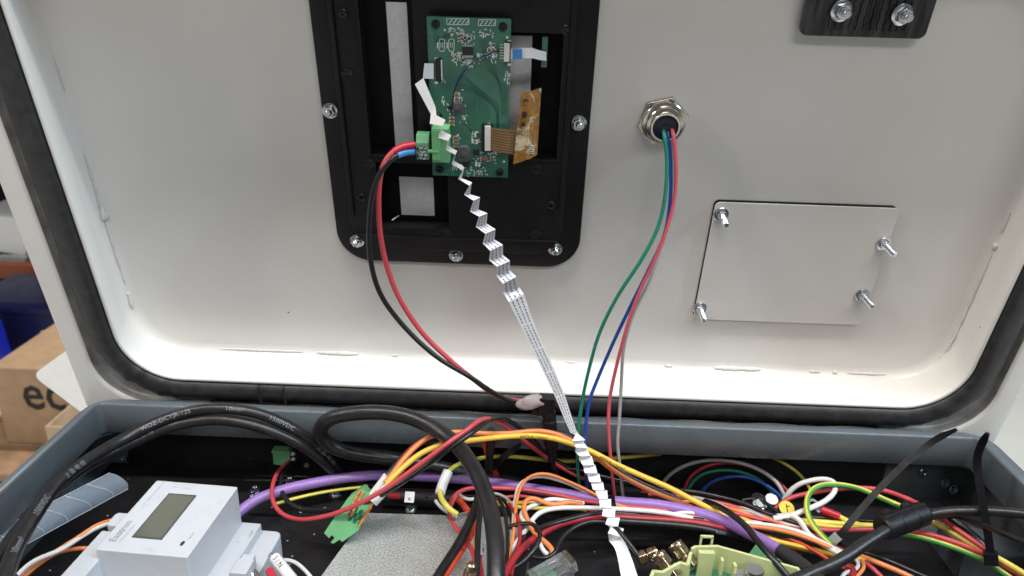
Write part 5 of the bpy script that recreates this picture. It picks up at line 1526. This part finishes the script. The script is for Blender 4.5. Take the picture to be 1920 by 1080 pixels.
# black module with screw and yellow disc, ring terminal, relay at the right
md_ = empty('relay_module', tz(1430, 965, -.066), 'black module with steel screw beneath the right wire bundle', 'module')
b = B(); b.box(tz(1432, 958, -.052) + np.array([0, 0, -.006]), (.028, .016, .012)); b.obj('case', M['plastic'], md_, bevel=.0008)
b = B(); b.lathe([(.0042, 0), (.0042, .0008), (.0030, .0010), (.0028, .0022), (.0004, .0022)], tz(1424, 946, -.045), frame((0, -.5, 1)), 24); b.obj('screw', M['zinc'], md_, sharp=30)
b = B(); b.lathe([(.0046, 0), (.0046, .0010), (.0004, .0012)], tz(1422, 936, -.050), frame((0, -.2, 1)), 20); b.obj('washer', M['zinc'], md_, sharp=30)
b = B(); b.lathe([(.0040, 0), (.0040, .0003), (.0004, .00035)], tz(1447, 936, -.050), frame((0, -.4, 1)), 28); b.obj('white_disc', M['paper'], md_, sharp=30)
b = B(); b.lathe([(.0046, 0), (.0046, .0003), (.0003, .00032)], tz(1475, 953, -.040), frame((0, -.6, 1)), 28)
yt = empty('yellow_warning_sticker', tz(1475, 960, -.042), 'round yellow warning sticker among the right wires', 'sticker')
b.obj('disc', M['yellowlabel'], yt, sharp=30)
P = tz(1475, 953, -.040); A = frame((0, -.6, 1))
b = B(); b.box(P + A @ np.array([0, 0, .0004]), (.0006, .0050, .0001), A); b.box(P + A @ np.array([.0009, .0012, .0004]), (.0022, .0006, .0001), A); b.obj('printed_bolt', M['boxink'], yt)
rt = empty('ring_terminal', tz(1560, 970, -.040), 'red insulated ring terminal at the right below the white loop', 'terminal')
p0, p1 = tz(1540, 956, -.036), tz(1574, 969, -.037)
b = B(); b.tube(spline([p0, (p0 + p1) / 2, p1]), [.0026, .0028, .0030, .0030, .0029, .0030, .0026] + [.0026] * 20 if False else .0028, 14, sq=.85); b.obj('insulation', M['redsleeve'], rt)
b = B(); b.box((tz(1532, 951, -.036) + p0) / 2, (.006, .004, .0008), frame((0, -.4, 1)) @ np.array([[.8, -.6, 0], [.6, .8, 0], [0, 0, 1]])); b.obj('tongue', M['zinc'], rt)
b = B(); A = frame((0, -.4, 1)); b.lathe([(.0018, 0), (.0036, 0), (.0036, .0008), (.0018, .0008), (.0018, 0)], tz(1524, 946, -.036), A, 20, False, False); b.obj('ring', M['zinc'], rt, sharp=30)
b = B(); b.tube(spline([p1, tz(1590, 978, -.038), tz(1612, 984, -.040)]), .0016, 12, stripe=[3, 4, 5, 6]); b.obj('wire_end', [M['gyyellow'], M['gygreen']], rt)
# black duct piece right of the ribbon
b = B(); b.box(tz(1150, 922, -.052), (.034, .010, .008), np.array([[.995, -.1, 0], [.1, .995, 0], [0, 0, 1.]])); b.obj('black_cable_clamp', M['plastic'], bevel=.001, label='black plastic clamp behind ribbon folds under purple cable', cat='clamp')

# ------------------------------------------------------------------ spiral wrap
sw = empty('spiral_wrap', tz(120, 960, -.02), 'translucent spiral cable wrap lying behind the thick cables at left', 'cable wrap')
NS_, NA = 40, 10
def wrap_pt(t, a, r_=.0098):                    # curled strip: t along, a across the curl
    c_ = tz(-40 + 262 * t, 1040 - 138 * t, -.026 - .014 * t)
    d_ = unit(tz(222, 902, -.040) - tz(-40, 1040, -.026))
    n_ = unit(CAM - c_); n_ = unit(n_ - (n_ @ d_) * d_); s_ = np.cross(d_, n_)
    return c_ + r_ * (math.sin(a) * s_ + (math.cos(a) - .55) * n_)
rows = []
for i in range(NS_ + 1):
    t = i / NS_
    rows.append([wrap_pt(min(1.02, t * (1 + .07 * (j / NA - .5))), -.80 + 1.6 * j / NA) for j in range(NA + 1)])
b = B()
V = [p for r_ in rows for p in r_]
F = [(i * (NA + 1) + j, i * (NA + 1) + j + 1, (i + 1) * (NA + 1) + j + 1, (i + 1) * (NA + 1) + j) for i in range(NS_) for j in range(NA)]
b.add(V, F)
inn = [p - unit(CAM - p) * .0007 for p in V]
b.add(inn, [f[::-1] for f in F])
b.obj('curled_strip', M['spiral'], sw, sharp=60)
for t in (.18, .36, .53, .70, .86):
    b = B(); b.tube([wrap_pt(t + .055 * math.sin((j / 12 - .5) * 3.1), -.80 + 1.6 * j / 12, .0100) for j in range(13)], .00030, 6); b.obj('coil_edge', M['spiraledge'], sw)
for a_ in (-.8, .8):
    b = B(); b.tube([rows[i][0 if a_ < 0 else NA] for i in range(NS_ + 1)], .00022, 6); b.obj('strip_rim', M['spiraledge'], sw)

# ------------------------------------------------------------------ things behind the cabinet
YB = 1.59
p0 = ty(14, 831, YB)
bw, bd, bh = .52, .42, .218
bt = empty('cardboard_box', p0 + np.array([bw / 2, bd / 2, 0]), 'brown cardboard box with black eco lettering on a pallet', 'box')
b = B(); b.box2(p0 + np.array([0, 0, .001]), p0 + np.array([bw, bd, bh])); bo = b.obj('carton', M['card'], bt, bevel=.004)
b = B(); b.box2(p0 + np.array([.0, bd / 2 - .004, bh]), p0 + np.array([bw, bd / 2 + .004, bh + .0015])); b.obj('flap_seam', M['cardin'], bt)
b = B()
lt = ty(46, 765, YB - .001)
flat_text(b, 'eco', .140, lt + np.array([0, -.001, 0]), (1, 0, 0), (0, 0, 1), wide=.86, bold=.0016)
for i in range(len(b.v)): pass
b.obj('printed_lettering', M['boxink'], bt, flat=True)
pz = p0[2]
pl = empty('wooden_pallet', (p0[0] + .3, YB, -1.0), 'rough wooden pallet under the cardboard boxes', 'pallet')
for k in range(6):
    b = B(); b.box2((p0[0] - .11, YB - .13 + k * .125, pz - .022), (p0[0] + .9, YB - .03 + k * .125, pz)); b.obj('deck_board', M['wood'], pl, bevel=.003)
for x_ in (p0[0] - .02, p0[0] + .40, p0[0] + .80):
    for y_ in (YB - .06, YB + .48):
        b = B(); b.box((x_, y_, pz - .067), (.11, .11, .088)); b.obj('block', M['wood'], pl, bevel=.003)
for y_ in (YB - .06, YB + .48):
    b = B(); b.box2((p0[0] - .10, y_ - .05, -.9995), (p0[0] + .9, y_ + .05, pz - .112)); b.obj('bottom_board', M['wood'], pl, bevel=.002)
# open small carton in front of it
q0 = ty(84, 800, 1.40)
ot = empty('open_carton', (q0[0] + .1, 1.45, pz), 'small open cardboard tray with plastic film beside the eco box', 'box')
hz_ = q0[2]
zb_ = -.845
b = B(); b.box2((q0[0], 1.40, zb_), (q0[0] + .22, 1.405, hz_)); b.obj('front_panel', M['cardin'], ot)
b = B(); b.box2((q0[0], 1.405, zb_), (q0[0] + .005, 1.58, hz_)); b.obj('side_panel', M['cardin'], ot)
b = B(); b.box2((q0[0], 1.578, zb_), (q0[0] + .22, 1.583, hz_)); b.obj('rear_panel', M['cardin'], ot)
b = B(); b.box2((q0[0] + .215, 1.405, zb_), (q0[0] + .22, 1.578, hz_)); b.obj('side_panel', M['cardin'], ot)
b = B(); b.box2((q0[0] + .005, 1.405, zb_), (q0[0] + .215, 1.578, zb_ + .005)); b.obj('bottom_panel', M['cardin'], ot)


def film(name, label, O, X, Y, nx, ny, amp, seed, m_):
    rs = random.Random(seed)
    N = unit(np.cross(X, Y))
    V = []
    for j in range(ny + 1):
        for i in range(nx + 1):
            V.append(np.array(O) + np.array(X) * i / nx + np.array(Y) * j / ny + N * amp * rs.uniform(-1, 1))
    b = B(); b.add(V, [(j * (nx + 1) + i, j * (nx + 1) + i + 1, (j + 1) * (nx + 1) + i + 1, (j + 1) * (nx + 1) + i) for j in range(ny) for i in range(nx)])
    b.obj(name, m_, label=label, cat='plastic film', sharp=20)


film('plastic_film', 'crumpled clear plastic film inside the small open carton', (q0[0] + .02, 1.42, hz_ - .035), (.18, 0, .02), (0, .14, .01), 7, 6, .012, 3, M['clear'])
cc = p0 + np.array([.02, bd - .03, bh + .016])
film('plastic_film', 'crumpled clear plastic film lying on the eco box', cc, (.30, .02, 0), (0, .10, .03), 10, 4, .014, 8, M['clear'])
# white board leaning behind the cabinet
wy_ = .62
c0 = ty(60, 704, wy_); e1 = unit(ty(128, 655, wy_) - c0); e2 = unit(ty(150, 772, wy_) - c0)
e2 = unit(e2 - (e2 @ e1) * e1 * .0)
R_ = .008
n1 = ty(128, 655, wy_); n2 = ty(150, 772, wy_)
b = B()
def corner(c, a, d, r, n=6):
    A_, D_ = unit(a), unit(d)
    out = []
    for k in range(n + 1):
        t = k / n
        p = c + A_ * r
        q = c + D_ * r
        out.append((1 - t) ** 2 * p + 2 * t * (1 - t) * c + t ** 2 * q)
    return out
poly = corner(c0, e1, e2, .010) + [c0 + e2 * .16, c0 + e2 * .16 + e1 * .10, c0 + e1 * .12]
tk = np.array([0, .003, 0])
b.loft([[q for q in poly], [q + tk for q in poly]], True, True, True)
b.obj('white_board_sheet', M['board'], label='white rounded board corner sticking out left behind the lid', cat='board', bevel=.0004)
# rack in the background
YR = 2.7
rk = empty('storage_rack', ty(0, 560, YR) * np.array([1, 1, 0]) + np.array([0, 0, -1.0]), 'orange-beam storage rack in the dark behind the lid', 'rack')
q = ty(0, 522, YR); qa = ty(0, 494, YR); qb = ty(90, 480, YR)
b = B(); b.box2((q[0] - .5, YR, q[2] - .0), (q[0] + .9, YR + .05, qa[2] - .005)); bm_ = b.obj('beam', M['rackorange'], rk, bevel=.004)
b = B(); b.box2((q[0] - .5, YR + .6, -1.0), (q[0] + .9, YR + .62, qa[2] + .9)); b.obj('dark_backdrop', M['dark'], rk)  # black sheet standing in for the shade inside the shelves
b = B(); b.box2((q[0] - .5, YR + .06, qa[2] - .05), (q[0] + .9, YR + .59, qa[2] - .03)); b.obj('shelf_board', M['dark'], rk)
b = B(); b.box2((q[0] - .5, YR - .02, qa[2] + .62), (q[0] + .9, YR + .6, qa[2] + .66)); b.obj('shelf_board', M['dark'], rk)
for x_ in (q[0] - .48, q[0] + .84):
    b = B(); b.box2((x_, YR + .51, -1.0), (x_ + .06, YR + .58, qa[2] + .9)); b.obj('upright', M['dark'], rk)
# white bin and steel brackets on the shelf
a0 = ty(-40, 468, YR + .1); a1 = ty(46, 416, YR + .1)
wb = empty('white_storage_bin', ((a0 + a1) / 2) * np.array([1, 1, 0]) + np.array([0, 0, qa[2]]), 'white plastic bin on the rack behind the lid', 'bin')
b = B(); b.prism([(a0[0], a0[2]), (a1[0] - .03, a0[2] - .02), (a1[0] + .03, a1[2] - .03), (a1[0] - .02, a1[2] + .012), (a0[0], a1[2] + .03)], 0, .28, (0, YR + .38, 0), np.array([[1, 0, 0], [0, 0, -1], [0, 1, 0.]])); b.obj('tub', M['board'], wb, bevel=.006)
b = B(); b.box2((a0[0], YR + .11, qa[2] - .028), (a1[0], YR + .36, a0[2] - .022)); b.obj('foot', M['steelgrey'], wb, bevel=.004)
for k in range(4):
    x_ = ty(4 + 13 * k, 490, YR + .05)
    b = B(); b.box(x_ + np.array([0, 0, .0]), (.030, .03, .05), frame((.2 * k - .3, 0, 1)), ); b.box(x_ + np.array([.004, .0, -.022]), (.05, .04, .008)); b.obj('steel_bracket', M['steelgrey'], bevel=.003, label='%s small steel bracket lying on the rack above orange beam' % ('leftmost', 'second', 'third', 'rightmost')[k], cat='bracket', group='steel brackets on the rack')
# navy bin under it
a0 = ty(-60, 640, 2.35); a1 = ty(130, 574, 2.35)
nb_ = empty('navy_bin', ((a0 + a1) / 2) * np.array([1, 1, 0]) + np.array([0, .2, -1.0]), 'large navy blue plastic bin behind the eco box', 'bin')
b = B(); b.prism([(a0[0], -.998), (a1[0] + .05, -.998), (a1[0] + .05, a1[2]), (a0[0], a1[2])], 0, .30, (0, 2.65, 0), np.array([[1, 0, 0], [0, 0, -1], [0, 1, 0.]])); b.obj('tub', M['bluebin'], nb_, bevel=.012, seg=3)
b = B(); b.box2((a0[0] - .01, 2.335, a1[2] - .03), (a1[0] + .06, 2.349, a1[2] - .006)); b.obj('rim', M['bluebin'], nb_, bevel=.004)
a = ty(0, 628, 2.2) + np.array([-.062, 0, 0])
b = B(); b.prism([(a[0] - .10, -.998), (a[0] + .014, -.998), (a[0] + .004, a[2] + .010), (a[0] - .01, a[2] + .020), (a[0] - .10, a[2] + .025)], 0, .10, (0, 2.3, 0), np.array([[1, 0, 0], [0, 0, -1], [0, 1, 0.]]))
b.obj('bright_blue_crate', M['bluebright'], bevel=.005, label='bright blue crate edge at the left picture border', cat='crate')
